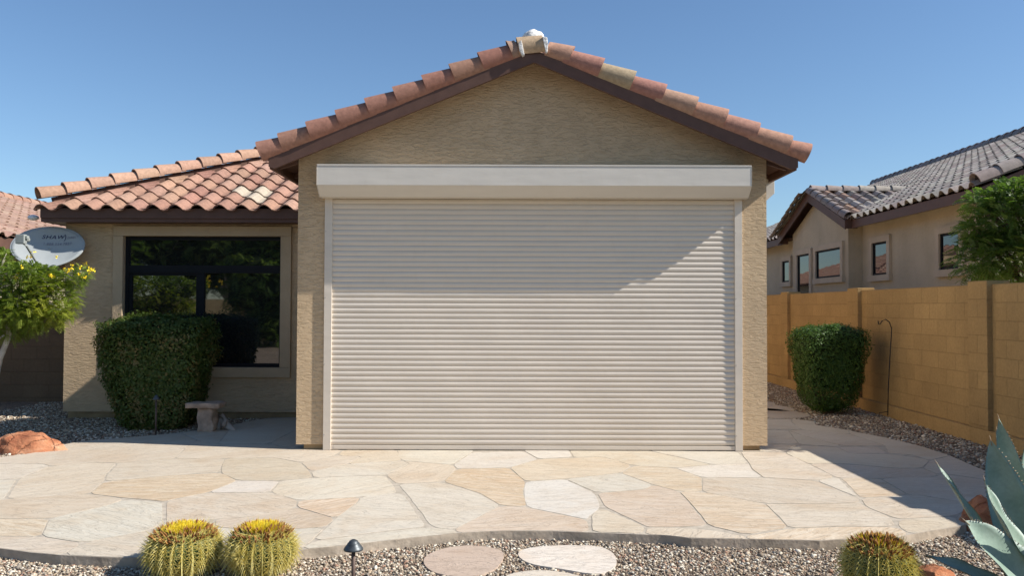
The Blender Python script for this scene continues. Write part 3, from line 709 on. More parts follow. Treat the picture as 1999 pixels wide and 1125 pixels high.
# base slab
def addpoly(pts, z, mi):
    vs = [bm.verts.new((p[0], p[1], z)) for p in pts]; f = bm.faces.new(vs); f.material_index = mi
    f.normal_update()
    if f.normal.z < 0: f.normal_flip()
    return f
base = [(p.x, p.y) for p in outl]
base_s = subdiv(base, .25, .006)
fb = addpoly(base_s, -.0022, 1)
n = len(base_s)
top = [v for v in fb.verts]; bot = [bm.verts.new((v.co.x, v.co.y, -.12)) for v in top]
for i in range(len(top)):
    f = bm.faces.new((top[i], bot[i], bot[(i+1) % len(top)], top[(i+1) % len(top)])); f.material_index = 2
for kind, pts in STONES:
    P = [ground(x, y) for x, y in pts]; P = [(p.x, p.y) for p in P]
    P = inset(P, .0048); 
    if len(P) < 3: continue
    # soften corners
    Q = []
    for i in range(len(P)):
        a, p, b = P[i-1], P[i], P[(i+1) % len(P)]
        r = min(.045, (p-a).length*.25, (b-p).length*.25)
        Q.append(p+(a-p).normalized()*r); Q.append(p+(b-p).normalized()*r)
    Q = subdiv(Q, .10, .012)
    z = .0+random.uniform(-.0008, .0012)
    try: f = addpoly(Q, z, 0)
    except Exception: continue
    th = random.uniform(-.6, .9); cx, cy = sum(p.x for p in Q)/len(Q), sum(p.y for p in Q)/len(Q); ox, oy = random.uniform(0, 50), random.uniform(0, 50)
    base_c = SC[kind]; col = vary(tuple(x*.62+y*.38*1.0 for x, y in zip(base_c, (.60, .55, .465))), .03); ct, st_ = math.cos(th), math.sin(th)
    tv = list(f.verts)
    lo = [bm.verts.new((v.co.x+(v.co.x-cx)*.0, v.co.y, -.0052)) for v in tv]
    sides = []
    for i in range(len(tv)):
        s_ = bm.faces.new((tv[i], lo[i], lo[(i+1) % len(tv)], tv[(i+1) % len(tv)])); s_.material_index = 1; sides.append(s_)
    for ff in [f]+sides:
        for l in ff.loops:
            x, y = l.vert.co.x-cx, l.vert.co.y-cy; l[uvl].uv = (x*ct+y*st_+ox, -x*st_+y*ct+oy); l[cl] = (*col, 1); l[bl] = BD[kind]
bmesh.ops.triangulate(bm, faces=[f for f in bm.faces if len(f.verts) > 4])
me = bpy.data.meshes.new('patio'); bm.to_mesh(me); bm.free()
pat = finish('patio', me, [M['flag'], M['joint'], M['stone_edge']]); tag(pat, kind='structure')

# stepping stones
def stepstone(pts, z, col, label, band=.2, group='stepping stones set in the gravel'):
    P = [ground(x, y, z) for x, y in pts]; P = [Vector((p.x, p.y)) for p in P]
    for _ in range(2):
        Qn = []
        for i in range(len(P)): a, b = P[i], P[(i+1) % len(P)]; Qn += [a*.75+b*.25, a*.25+b*.75]
        P = Qn
    P = subdiv(P, .03, .035)
    bm = bmesh.new(); uvl = bm.loops.layers.uv.new('stone'); cl = bm.loops.layers.float_color.new('Col'); bl = bm.loops.layers.float.new('Band')
    tv = [bm.verts.new((p.x, p.y, z)) for p in P]; f = bm.faces.new(tv); f.normal_update()
    if f.normal.z < 0: f.normal_flip()
    cx = sum(p.x for p in P)/len(P); cy = sum(p.y for p in P)/len(P)
    r = bmesh.ops.inset_region(bm, faces=[f], thickness=.008, depth=.0)
    for v in tv: v.co.z -= .006
    lo = [bm.verts.new((v.co.x, v.co.y, z-.07)) for v in tv]
    for i in range(len(tv)): bm.faces.new((tv[i], lo[i], lo[(i+1) % len(tv)], tv[(i+1) % len(tv)]))
    for ff in bm.faces:
        for l in ff.loops: l[uvl].uv = (l.vert.co.x-cx+cx*7, l.vert.co.y-cy+cy*5+l.vert.co.z); l[cl] = (*col, 1); l[bl] = band
    bmesh.ops.recalc_face_normals(bm, faces=bm.faces); bmesh.ops.triangulate(bm, faces=[f for f in bm.faces if len(f.verts) > 4])
    me = bpy.data.meshes.new('stepping_stone'); bm.to_mesh(me); bm.free()
    o = finish('stepping_stone', me, M['flag'], origin=(cx, cy, z-.07)); tag(o, label, 'stepping stone', group); return [(p.x, p.y) for p in P]
holes = []
holes.append(stepstone([(822,1091),(850,1073),(902,1063),(955,1066),(986,1076),(980,1096),(965,1112),(930,1124),(878,1124),(838,1114)], -.044, (.50, .40, .32), 'pinkish brown rounded stepping stone in the front gravel, left of the pale oval one'))
holes.append(stepstone([(1006,1080),(1028,1068),(1095,1063),(1168,1064),(1198,1077),(1206,1098),(1192,1114),(1160,1121),(1100,1110),(1030,1100)], -.044, (.68, .62, .54), 'pale cream oval stepping stone in the front gravel before the shutter'))
holes.append(stepstone([(975,1130),(1000,1117),(1050,1111),(1105,1116),(1150,1128),(1170,1160),(1080,1190),(990,1170)], -.044, (.62, .56, .47), 'cream stepping stone cut by the lower picture edge, nearest the camera'))
holes.append(stepstone([(1470,797),(1500,796),(1575,806),(1585,812),(1545,817),(1470,815)], -.008, (.52, .45, .36), 'flat stepping stone touching the far right tip of the patio', .3))
holes.append(stepstone([(1480,789),(1520,790),(1557,799),(1540,803),(1480,800)], -.008, (.55, .48, .38), 'second stepping stone beyond the patio in the shaded side yard', .3))
holes.append(stepstone([(1470,782),(1498,783),(1518,787),(1505,790),(1470,788)], -.008, (.55, .48, .38), 'farthest stepping stone in the side yard, beside the house corner', .3))

# ------------------------------------------------------------------ gravel (stuff)
ico_b = bmesh.new(); bmesh.ops.create_icosphere(ico_b, subdivisions=1, radius=1)
IV = np.array([v.co[:] for v in ico_b.verts]); IF = np.array([[v.index for v in f.verts] for f in ico_b.faces]); ico_b.free()
PEB = np.array([(.42, .345, .255), (.28, .22, .16), (.54, .455, .34), (.64, .565, .44), (.20, .155, .115), (.36, .275, .19), (.48, .375, .26), (.33, .285, .23), (.72, .66, .54), (.36, .22, .15)])
def pebbles(x0, x1, y0, y1, dens, size, name, extra=None):
    n = int((x1-x0)*(y1-y0)*dens); x = rng.uniform(x0, x1, n); y = rng.uniform(y0, y1, n)
    ok = ~pip(x, y, [(p.x, p.y) for p in outl])
    for h in holes: ok &= ~pip(x, y, h)
    if extra is not None: ok &= extra(x, y)
    x, y = x[ok], y[ok]; n = len(x); t = np.clip((y-6.2)/2.2, 0, 1); z = -.066+.040*t*t*(3-2*t)+rng.uniform(0, size*.5, n)
    s = size*rng.uniform(.45, 1.05, n)[:, None]*np.stack([rng.uniform(.7, 1.2, n), rng.uniform(.5, 1, n), rng.uniform(.35, .75, n)], 1)*.62
    s = s*np.where(rng.random((n, 1)) < .06, rng.uniform(1.3, 2.0, (n, 1)), 1)*np.where(rng.random((n, 1)) < .3, .65, 1)
    V = IV[None]*(1+rng.uniform(-.22, .22, (n, len(IV), 1)))*s[:, None, :]
    a = rng.uniform(0, 2*np.pi, n); b = rng.uniform(-.5, .5, n); ca, sa, cb, sb = np.cos(a), np.sin(a), np.cos(b), np.sin(b)
    X, Y, Z = V[..., 0], V[..., 1], V[..., 2]
    Y, Z = Y*cb[:, None]-Z*sb[:, None], Y*sb[:, None]+Z*cb[:, None]
    X, Y = X*ca[:, None]-Y*sa[:, None], X*sa[:, None]+Y*ca[:, None]
    V = np.stack([X+x[:, None], Y+y[:, None], Z+z[:, None]], -1).reshape(-1, 3)
    Fq = (IF[None]+(np.arange(n)*len(IV))[:, None, None]).reshape(-1, 3)
    c = PEB[rng.integers(0, len(PEB), n)]*rng.uniform(.8, 1.15, (n, 1))
    o = npmesh(name, V, Fq, M['pebble'], colf=np.repeat(c, len(IF), axis=0)); tag(o, kind='stuff'); return o
o = pebbles(-4.0, 3.9, 4.0, 6.0, 4600, .0205, 'gravel', lambda x, y: (np.abs(x) < y*.66+.25))
tag(o, 'loose tan and grey gravel in front of the patio edge', 'gravel')
o = pebbles(2.7, 5.27, 5.6, 17, 1500, .030, 'gravel', lambda x, y: (x < y*.66+.1) & (x > y*.3-.3) )
tag(o, 'brown grey gravel along the foot of the ochre block wall', 'gravel')
o = pebbles(-7.4, -2.3, 8.2, 13, 1300, .030, 'gravel', lambda x, y: ~((x > WX0+.02) & (y > YW+.01)) & (x > -y*.66-.1))
tag(o, 'shaded dark gravel around the left hedge shrub', 'gravel')

# ------------------------------------------------------------------ ochre block wall on the right
XWALL = 5.33; ZTOP = 1.78
bw = empty('block_wall', (XWALL, 12, 0), 'long ochre concrete block wall with pilasters along the right side yard', 'wall')
mb = MB(); mb.box(XWALL, XWALL+.15, 2, 26, -.1, ZTOP); mb.box(XWALL-.06, XWALL-.0005, 2, 26, -.1, .15)
mb.build('wall_panel', M['block'], bw, bev=.006, origin=(0, .11, ZTOP-.2032*10))
for yy in (5.75, 9.1, 12.5, 15.7, 19.0, 22.3):
    mb = MB(); mb.box(XWALL-.06, XWALL+.2, yy, yy+.38, .1505, ZTOP+.04); mb.build('pilaster', M['block'], bw, bev=.006, origin=(0, yy-.01, ZTOP+.04-.2032*10))
# left return wall (shaded)
rw = MB(); yl = 13.1
rw.box(-12, WX0-.01, yl, yl+.15, -.1, 1.47); 
o = rw.build('block_wall', M['block_x'], bev=.006, origin=(-9, yl, 1.47-.2032*8)); tag(o, 'shaded brown block wall between the house corner and the left picture edge', 'wall')

# ------------------------------------------------------------------ neighbour house on the right
nb = empty('stucco_house', (7.9, 20, 0), 'grey-tan neighbouring stucco house with grey tile roof behind the right block wall', 'house')
XN = 7.9; XE = 7.5; ZN = 3.44; YN0, YN1 = 13.1, 34.0; PN = .42; XRG = 15.0; an = math.atan(PN); cn, sn_ = math.cos(an), math.sin(an)
ZRN = ZN+PN*(XRG-XE)
mb = MB()
mb.add([(XN, YN0+.3, -.1), (XN, YN1, -.1), (XN, YN1, ZN), (XN, YN0+.3, ZN), (2*XRG-XN, YN0+.3, -.1), (2*XRG-XN, YN0+.3, ZN), (XRG, YN0+.3, ZRN-.05)], [(0, 3, 2, 1), (0, 4, 5, 6, 3)])
GX = 7.58; OV = XE-.15; GY0, GY1 = 18.45, 22.1; GYC = (GY0+GY1)/2; ZG = ZN+.40*(GYC-GY0+.45)
mb.add([(GX, GY0, -.1), (GX, GY1, -.1), (GX, GY1, ZN+.05), (GX, GYC, ZG-.13), (GX, GY0, ZN+.05), (XN, GY0, -.1), (XN, GY0, ZN), (XN, GY1, -.1), (XN, GY1, ZN)], [(0, 4, 3, 2, 1), (0, 5, 6, 4), (1, 2, 8, 7)])
mb.build('wall', M['stucco_neighbour'], nb)
mb = MB()
for a_, b_, dx_ in ((YN0, GY0-.4, 0), (GY0-.4, GY1+.4, .55), (GY1+.4, YN1, 0)):
    mb.add([(XE+dx_, a_, ZN+PN*dx_), (XE+dx_, b_, ZN+PN*dx_), (XRG, b_, ZRN), (XRG, a_, ZRN)], [(0, 1, 2, 3)])
mb.add([(XRG, YN1, ZRN), (XRG, YN0, ZRN), (2*XRG-XE, YN0, ZN), (2*XRG-XE, YN1, ZN)], [(0, 3, 2, 1)])
for a_, b_ in ((YN0, GY0-.01), (GY1+.01, YN1)): mb.add([(XE-.01, a_, ZN-.03), (XE-.01, b_, ZN-.03), (XN+.02, b_, ZN-.03), (XN+.02, a_, ZN-.03)], [(0, 1, 2, 3)])
mb.add([(OV, GY0-.45, ZN+.0), (OV, GYC, ZG-.0), (OV, GY1+.45, ZN+.0), (XE+3, GY0-.45, ZN), (XE+3, GYC, ZG), (XE+3, GY1+.45, ZN)], [(0, 1, 4, 3), (1, 2, 5, 4)])
mb.build('roof_deck', M['soffit'], nb)
mb = MB(); mb.box(XE-.03, XE, YN0, GY0-.46, ZN-.17, ZN+.01); mb.box(XE-.03, XE, GY1+.46, YN1, ZN-.17, ZN+.01)
for s, yy in ((1, GY0-.45), (-1, GY1+.45)):
    mb.prism([(OV-.03, GYC, ZG+.01), (OV-.03, yy, ZN+.01), (OV-.03, yy, ZN-.19), (OV-.03, GYC, ZG-.2)], (.03, 0, 0))
    mb.box(OV, XE+.1, min(yy, yy+s*.03), max(yy, yy+s*.03), ZN-.17, ZN)
for yy in (GY0-.45, GY1+.45):
    mb.prism([(OV+.0, GYC, ZG+.0), (OV+.0, yy, ZN+.0), (OV+.0, yy, ZN+.09), (OV+.0, GYC, ZG+.09)], (.10, 0, 0))
mb.prism([(XE, YN0, ZN+.01), (XRG, YN0, ZRN+.01), (XRG, YN0, ZRN-.2), (XE, YN0, ZN-.18)], (0, .03, 0))
fixnormals(mb.build('fascia', M['fascia'], nb))
mb = MB(); Lr = (XRG-XE+.06)/cn
tile_field(mb, (XE-.06, YN0, ZN+.01), (0, 1, 0), (cn, 0, sn_), (-sn_, 0, cn), YN1-YN0, Lr, pal=GREY, ns=6, w=.31, g=.38, h=.08, skip=lambda x, u: abs(YN0+x-GYC) < (ZG-(ZN+u*sn_))/.40)
# cross gable slopes
ag = math.atan(.40); cg, sg = math.cos(ag), math.sin(ag); Lg = (GYC-GY0+.5)/cg
tile_field(mb, (OV, GY0-.5, ZN+.0), (1, 0, 0), (0, cg, sg), (0, -sg, cg), 3.4, Lg, lambda u: (0, .45+u*.95), pal=GREY+[(.46, .30, .22)], ns=6, w=.31, g=.36, h=.08)
tile_field(mb, (XE+3.0, GY1+.5, ZN+.0), (-1, 0, 0), (0, -cg, sg), (0, sg, cg), 3.4, Lg, pal=GREY, ns=6, w=.31, g=.36, h=.08)
mb.build('roof', M['tile_neighbour'], nb, colattr=True)
mb = MB()
for yy in (GY0-.5, GY1+.5):
    s = 1 if yy < GYC else -1; 
    barrel_row(mb, (OV+.04, yy, ZN+.05), (OV+.04, GYC, ZG+.06), (1, 0, 0), (0, -s*sg, cg), .13, -30, 190, g=.36, pal=GREY)
barrel_row(mb, (OV+.04, GYC, ZG+.07), (XE+2.6, GYC, ZG+.07), (0, 1, 0), (0, 0, 1), .13, -10, 190, g=.4, pal=GREY)
mb.build('gable_rake_tiles', M['tile_neighbour'], nb, smooth=True, colattr=True); mb = MB()
barrel_row(mb, (XE-.05, YN0+.02, ZN+.09), (XRG, YN0+.02, ZRN+.09), (0, 1, 0), (-sn_, 0, cn), .15, -30, 190, g=.40, pal=[(.40, .37, .34), (.34, .28, .25)])
mb.build('rake_tiles', M['tile_neighbour'], nb, smooth=True, colattr=True); mb = MB()
barrel_row(mb, (XRG, YN0, ZRN+.09), (XRG, YN1, ZRN+.09), (1, 0, 0), (0, 0, 1), .15, -10, 190, g=.4, pal=[(.22, .21, .23), (.26, .24, .25)], lift=.04)
mb.build('ridge_tiles', M['tile_neighbour'], nb, smooth=True, colattr=True)
def nwindow(px0, px1, py0, py1, X, name='window'):
    """opening given by the outer trim, on a facade facing -x"""
    pa = at_x(px0, (py0+py1)/2, X); pb = at_x(px1, (py0+py1)/2, X); ya, yb_ = sorted((pa.y, pb.y)); ym = (ya+yb_)/2
    zt, zb_ = at_x((px0+px1)/2, py0, X).z, at_x((px0+px1)/2, py1, X).z
    t = .13; m = MB(); x0, x1 = X-.06, X-.001
    m.box(x0, x1, ya, yb_, zt-t, zt); m.box(x0-.02, x1, ya-.02, yb_+.02, zb_, zb_+t)
    m.box(x0+.001, x1, ya, ya+t, zb_+t, zt-t); m.box(x0+.001, x1, yb_-t, yb_, zb_+t, zt-t)
    w_ = m.build(name, M['trim_neighbour'], nb)
    m = MB(); a, b, c, d = ya+t, yb_-t, zb_+t, zt-t; f = .045
    m.box(X-.025, X-.002, a, b, d-f, d); m.box(X-.025, X-.002, a, b, c, c+f); m.box(X-.025, X-.002, a, a+f, c+f, d-f); m.box(X-.025, X-.002, b-f, b, c+f, d-f)
    m.build('frame', M['window_frame'], w_)
    m = MB(); m.box(X-.012, X-.003, a+f, b-f, c+f, d-f); m.build('pane', M['glass_neighbour'], w_)
nwindow(1831, 1885, 440, 540, XN); nwindow(1701, 1741, 461, 549, XN); nwindow(1592, 1649, 476, 553, GX)
nwindow(1556, 1587, 487, 585, GX, 'patio_door'); nwindow(1527, 1547, 501, 560, XN)

# ------------------------------------------------------------------ neighbour house on the left
nl = empty('stucco_house', (-10, 16, 0), 'distant neighbouring house with pinkish clay roof at the far left edge', 'house')
XEL, ZEL, XRL, PL = -8.3, 2.62, -13.2, .335; ZRL = ZEL+PL*(XEL-XRL); al = math.atan(PL); Y0, Y1 = 12.2, 44
mb = MB(); mb.box(-17.6, -8.75, Y0+.4, Y1, -.1, ZEL); mb.build('wall', M['stucco_neighbour'], nl)
mb = MB(); mb.add([(XEL, Y0, ZEL), (XEL, Y1, ZEL), (XRL, Y1, ZRL), (XRL, Y0, ZRL), (2*XRL-XEL, Y0, ZEL), (2*XRL-XEL, Y1, ZEL)], [(0, 3, 2, 1), (3, 4, 5, 2), (0, 4, 3), (1, 2, 5)])
mb.build('roof_deck', M['soffit'], nl)
mb = MB(); mb.box(XEL-.02, XEL+.01, Y0, Y1, ZEL-.18, ZEL); mb.build('fascia', M['fascia'], nl)
mb = MB(); tile_field(mb, (XEL+.05, Y1, ZEL), (0, -1, 0), (-math.cos(al), 0, math.sin(al)), (math.sin(al), 0, math.cos(al)), Y1-Y0, (XEL+.05-XRL)/math.cos(al), pal=[(.42, .28, .215), (.39, .25, .19), (.44, .30, .23)], ns=5, w=.31, g=.38)
mb.build('roof', M['tile'], nl, colattr=True)
mb = MB(); barrel_row(mb, (XRL, Y0, ZRL+.05), (XRL, Y1, ZRL+.05), (1, 0, 0), (0, 0, 1), .14, -10, 190, g=.4); mb.build('ridge_tiles', M['tile'], nl, smooth=True, colattr=True)

# house beyond, seen only as a reflection in the neighbour's windows
nf = empty('stucco_house', (-7, 38, 0), 'far stucco house with red clay roof mirrored in the right neighbour windows', 'house')
mb = MB(); mb.box(-17, 1, 35, 46, -.1, 2.6); mb.build('wall', M['stucco_neighbour'], nf)
mb = MB(); za, zb2 = 2.6, 4.6; mb.add([(-17.5, 34.5, za), (1.5, 34.5, za), (1.5, 46.5, za), (-17.5, 46.5, za), (-11.5, 40.5, zb2), (-4.5, 40.5, zb2)], [(0, 1, 5, 4), (1, 2, 5), (2, 3, 4, 5), (3, 0, 4)])
mb.build('roof_deck', M['soffit'], nf)
mb = MB(); a_ = math.atan(2.0/6.0); tile_field(mb, (1.5, 34.5, za+.02), (0, 1, 0), (-math.cos(a_), 0, math.sin(a_)), (math.sin(a_), 0, math.cos(a_)), 12.0, 6.0/math.cos(a_), lambda u: (u*.93, 12-u*.93), ns=5)
tile_field(mb, (-17.5, 34.5, za+.02), (1, 0, 0), (0, math.cos(a_), math.sin(a_)), (0, -math.sin(a_), math.cos(a_)), 19.0, 6.0/math.cos(a_), lambda u: (u*.93, 19-u*.93), ns=5)
mb.build('roof', M['tile'], nf, colattr=True)

# ------------------------------------------------------------------ satellite dish
dc = at_y(93, 481, 10.895)
dish = empty('satellite_dish', tuple(dc), 'light grey oval satellite dish with dark lettering by the left house corner', 'satellite dish')
nd = Vector((.12, -.86, .40)).normalized(); dx = Vector((1, 0, 0)); dx = (dx-nd*dx.dot(nd)).normalized(); dy = nd.cross(dx)
if dy.z < 0: dy = -dy
rot = R(3); dx, dy = dx*math.cos(rot)+dy*math.sin(rot), dy*math.cos(rot)-dx*math.sin(rot)
DA, DB, DD = .455, .305, .075
def dpt(u, v, off=0):
    u = u*(1-.16*v*v) if v < 0 else u
    return dc+dx*(u*DA)+dy*(v*DB)+nd*(DD*(u*u+v*v)-DD+off)
mb = MB(); nr, na = 10, 56; vs = []
for i in range(nr+1):
    for j in range(na):
        a = 2*math.pi*j/na; r = i/nr
        # slightly squared off egg outline
        k = 1+.035*math.cos(2*a)*0-.03*math.sin(a)*1.0
        vs.append(dpt(r*math.cos(a), r*math.sin(a)*k))
fs = [(i*na+j, i*na+(j+1) % na, (i+1)*na+(j+1) % na, (i+1)*na+j) for i in range(nr) for j in range(na)]
mb.add(vs, fs)
rim = []
for j in range(na+1):
    a = 2*math.pi*j/na; rim.append(dpt(math.cos(a)*1.005, math.sin(a)*(1-.03*math.sin(a))*1.005, -.004))
mb.tube(rim, .011, 6, caps=False)
o = mb.build('reflector', M['dish'], dish, smooth=True); sm = o.modifiers.new('solid', 'SOLIDIFY'); sm.thickness = .006; sm.offset = -1
lp = at_y(41, 467, 10.35); b0 = dpt(-.05, -.97, -.0)
mb = MB(); mb.tube([b0-nd*.05, b0+Vector((-.01, -.02, -.03)), lp+Vector((.05, .03, -.08)), lp+Vector((.02, .02, -.05))], .014, 8); mb.build('feed_arm', M['lnb'], dish)
mb = MB(); mb.box(lp.x-.062, lp.x+.05, lp.y-.02, lp.y+.05, lp.z-.06, lp.z+.06); mb.box(lp.x+.05, lp.x+.08, lp.y, lp.y+.05, lp.z+.0, lp.z+.045)
mb.tube([lp+Vector((0, .05, 0)), lp+Vector((.03, .12, .0))], .03, 12); mb.build('receiver_head', M['lnb'], dish, bev=.008)
mb = MB(); bk = dc-nd*.12; mb.tube([dc-nd*(DD+.01), bk], .05, 10); mb.tube([bk, bk+Vector((0, 0, -.16)), Vector((bk.x, YW-.03, 2.18)), Vector((WX0+.02 if bk.x < WX0 else bk.x, YW-.005, 2.16))], .02, 8); mb.build('wall_bracket', M['lnb'], dish)
def text_on(txt, size, u0, v0, mat, shear=0.0, bold=0.0, wid=1.0):
    c = bpy.data.curves.new('lettering', 'FONT'); c.body = txt; c.size = size; c.extrude = .0006; c.space_character = 1.14; c.align_x = 'CENTER'; c.offset = bold; c.shear = shear
    t_ = bpy.data.objects.new('tmp', c); COL.objects.link(t_); dg = bpy.context.evaluated_depsgraph_get(); me = bpy.data.meshes.new_from_object(t_.evaluated_get(dg)); bpy.data.objects.remove(t_)
    for v in me.vertices:
        u, vv = u0+v.co.x*wid/DA, v0+v.co.y/DB; v.co = dpt(u, vv, .011+v.co.z)
    finish('lettering', me, mat, dish)
text_on('SHAW', .070, .05, .46, M['print_dark'], .25, .0, 1.3); text_on(')', .10, .40, .42, M['print_dark'], .1, .0, .9); text_on('DIRECT', .040, .62, .45, M['print_grey'], .3, 0)
text_on('1.888.554.7827', .052, .20, .16, M['print_grey'], .1, 0)

# ------------------------------------------------------------------ leaves
def leaf_quads(P, Nn, size, asp=.45, fold=True):
    """diamond leaves at P with normals Nn"""
    n = len(P); Nn = Nn/np.linalg.norm(Nn, axis=1, keepdims=True)
    t = rng.normal(size=(n, 3)); t -= Nn*(t*Nn).sum(1, keepdims=True); t /= np.linalg.norm(t, axis=1, keepdims=True)
    b = np.cross(Nn, t); s = (size*rng.uniform(.7, 1.25, n))[:, None]
    V = np.stack([P-t*s*.5, P+b*s*asp*.5-t*s*.05+Nn*s*.08, P+t*s*.5, P-b*s*asp*.5-t*s*.05+Nn*s*.08], 1).reshape(-1, 3)
    Fq = (np.arange(n)*4)[:, None]+np.arange(4)[None]; return V, Fq
def hedge(name, c, wt, wb, dt, db, h, z0, nleaf, size, mat, label, fresh, group, seed):
    global rng
    rng = np.random.default_rng(seed)
    t = empty(name, (c[0], c[1], z0), label, 'shrub', group)
    d = rng.normal(size=(nleaf, 3)); p = 7.0
    d /= (np.abs(d)**p).sum(1, keepdims=True)**(1/p)
    # uneven surface
    lump = np.array([mnoise.noise(Vector((x*2.1+seed, y*2.1, z*2.4)))*.07+mnoise.noise(Vector((x*6+seed, y*6, z*6)))*.07+mnoise.noise(Vector((x*15+seed, y*15, z*15)))*.05 for x, y, z in d])
    depth = rng.exponential(.075, nleaf).clip(0, .3); k = (1+lump-depth)[:, None]
    k = k*np.where(rng.random((nleaf, 1)) < .05, rng.uniform(1.0, 1.09, (nleaf, 1)), 1)
    q_ = d*k; tz = (q_[:, 2]+1)/2
    prof = lambda t_: np.clip(1.06*np.clip(t_, 0, 1.2)**.85, 0, 1.03)
    zlo = .0 if not fresh else .06
    wx = wb+(wt-wb)*prof(tz); wy = db+(dt-db)*prof(tz)
    P = np.stack([c[0]+q_[:, 0]*wx/2, c[1]+q_[:, 1]*wy/2, z0+zlo+(h-zlo)*tz-.03*(q_[:, 0]**2)*(tz)], 1)
    Nn = d**3*1.2+rng.normal(size=(nleaf, 3))*.55+np.array([0, 0, .35])
    keep = (rng.random(nleaf) < np.clip(.35+tz*3.2, 0, 1)) if fresh else np.ones(nleaf, bool)
    P, Nn, d, lump, tz = P[keep], Nn[keep], d[keep], lump[keep], tz[keep]; nleaf = len(P)
    V, Fq = leaf_quads(P, Nn, size, .5)
    r = rng.beta(2, 3, nleaf)*.62; r = np.where((rng.random(nleaf) < (.04 if not fresh else .02)*(1+2*(lump < 0))), rng.uniform(.75, 1, nleaf), r)
    if not fresh:
        brown = np.array([mnoise.noise(Vector((x*2.6+9, y*2.6, z*2.6+seed))) for x, y, z in d]); r = np.where((brown > .08) & (tz < .85) & (rng.random(nleaf) < .5), rng.uniform(.7, 1, nleaf), r)
    npmesh('foliage', V, Fq, mat, t, rnd=r)
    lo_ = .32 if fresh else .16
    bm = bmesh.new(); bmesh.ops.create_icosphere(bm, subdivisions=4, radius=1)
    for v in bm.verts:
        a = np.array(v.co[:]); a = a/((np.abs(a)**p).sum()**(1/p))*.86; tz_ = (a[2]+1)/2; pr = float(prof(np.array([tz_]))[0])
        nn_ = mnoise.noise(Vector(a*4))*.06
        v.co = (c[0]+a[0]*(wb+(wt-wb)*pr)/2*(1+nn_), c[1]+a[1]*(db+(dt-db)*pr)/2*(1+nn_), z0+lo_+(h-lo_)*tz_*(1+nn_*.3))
    me = bpy.data.meshes.new('dark_core'); bm.to_mesh(me); bm.free(); finish('dark_core', me, M['core'], t)  # solid near-black core stops see-through; the shaded inside is put into its colour
    mb = MB(); rr = random.Random(seed)
    for i in range(9):
        a = rr.uniform(0, 6.28); mb.tube([(c[0]+.04*math.cos(a), c[1]+.04*math.sin(a), z0-.03), (c[0]+.1*math.cos(a)+rr.uniform(-.03, .03), c[1]+.1*math.sin(a), z0+.15), (c[0]+wb*.4*math.cos(a), c[1]+db*.4*math.sin(a), z0+.42)], [.016, .012, .007], 6)
    mb.build('stem', M['bark'], t); return t
gl = at_y(308, 825, 10.35)
hedge('hedge_shrub', (gl.x, 10.38, 0), 1.38, .80, 1.0, .68, at_y(308, 619, 9.95).z+.02, -.03, 46000, .044, M['leaf_hedge'], 'clipped dark green shrub with brownish patches in front of the left window', False, 'clipped hedge shrubs', 3)
gr_ = at_y(1617, 800, 11.9)
hedge('hedge_shrub', (gr_.x, 11.9, 0), 1.03, .60, .92, .58, at_y(1617, 636, 11.5).z+.01, -.03, 36000, .032, M['leaf_hedge_fresh'], 'clipped green shrub in the right side yard against the ochre wall', True, 'clipped hedge shrubs', 5)

def fronds(centers, rad, nper, length, npairs, lw, outv=None, droop=.35):
    """pinnate leaves: arrays of leaflets"""
    Ps = []; Ts = []; Ns = []; L = []
    n = len(centers)
    d = rng.normal(size=(n, 3)); d[:, 2] = d[:, 2]*.6+.15
    if outv is not None: d = d*.7+outv
    d /= np.linalg.norm(d, axis=1, keepdims=True)
    s = np.cross(d, np.array([0, 0, 1.0])+rng.normal(size=(n, 3))*.3); s /= np.linalg.norm(s, axis=1, keepdims=True); nn = np.cross(s, d)
    V = []; 
    for k in range(npairs):
        t = (k+1)/npairs; base = centers+d*length*t; base[:, 2] -= droop*length*t*t
        for sg_ in (-1, 1):
            ax = s*sg_*(.9)+d*.45; ax /= np.linalg.norm(ax, axis=1, keepdims=True); ll = lw*(1.15-.5*abs(t-.45))
            wv = np.cross(nn, ax)*ll*.24
            tip = base+ax*ll+nn*rng.uniform(-.2, .2, (n, 1))*ll; mid = base+ax*ll*.5
            V.append(np.stack([base, mid+wv, tip, mid-wv], 1))
    V = np.concatenate(V, 0).reshape(-1, 3); m = len(V)//4
    return V, (np.arange(m)*4)[:, None]+np.arange(4)[None], np.tile(np.arange(n), npairs*2)
def blob_points(blobs, n, shell=.5):
    """points in ellipsoid blobs, weighted to the outside; returns pts, outward dirs"""
    w_ = np.array([b[1][0]*b[1][1]*b[1][2] for b in blobs])**.66; w_ /= w_.sum(); idx = rng.choice(len(blobs), n, p=w_)
    d = rng.normal(size=(n, 3)); d /= np.linalg.norm(d, axis=1, keepdims=True); r = rng.uniform(shell**3, 1, n)**(1/3)
    C = np.array([b[0] for b in blobs])[idx]; S = np.array([b[1] for b in blobs])[idx]
    return C+d*S*r[:, None], d
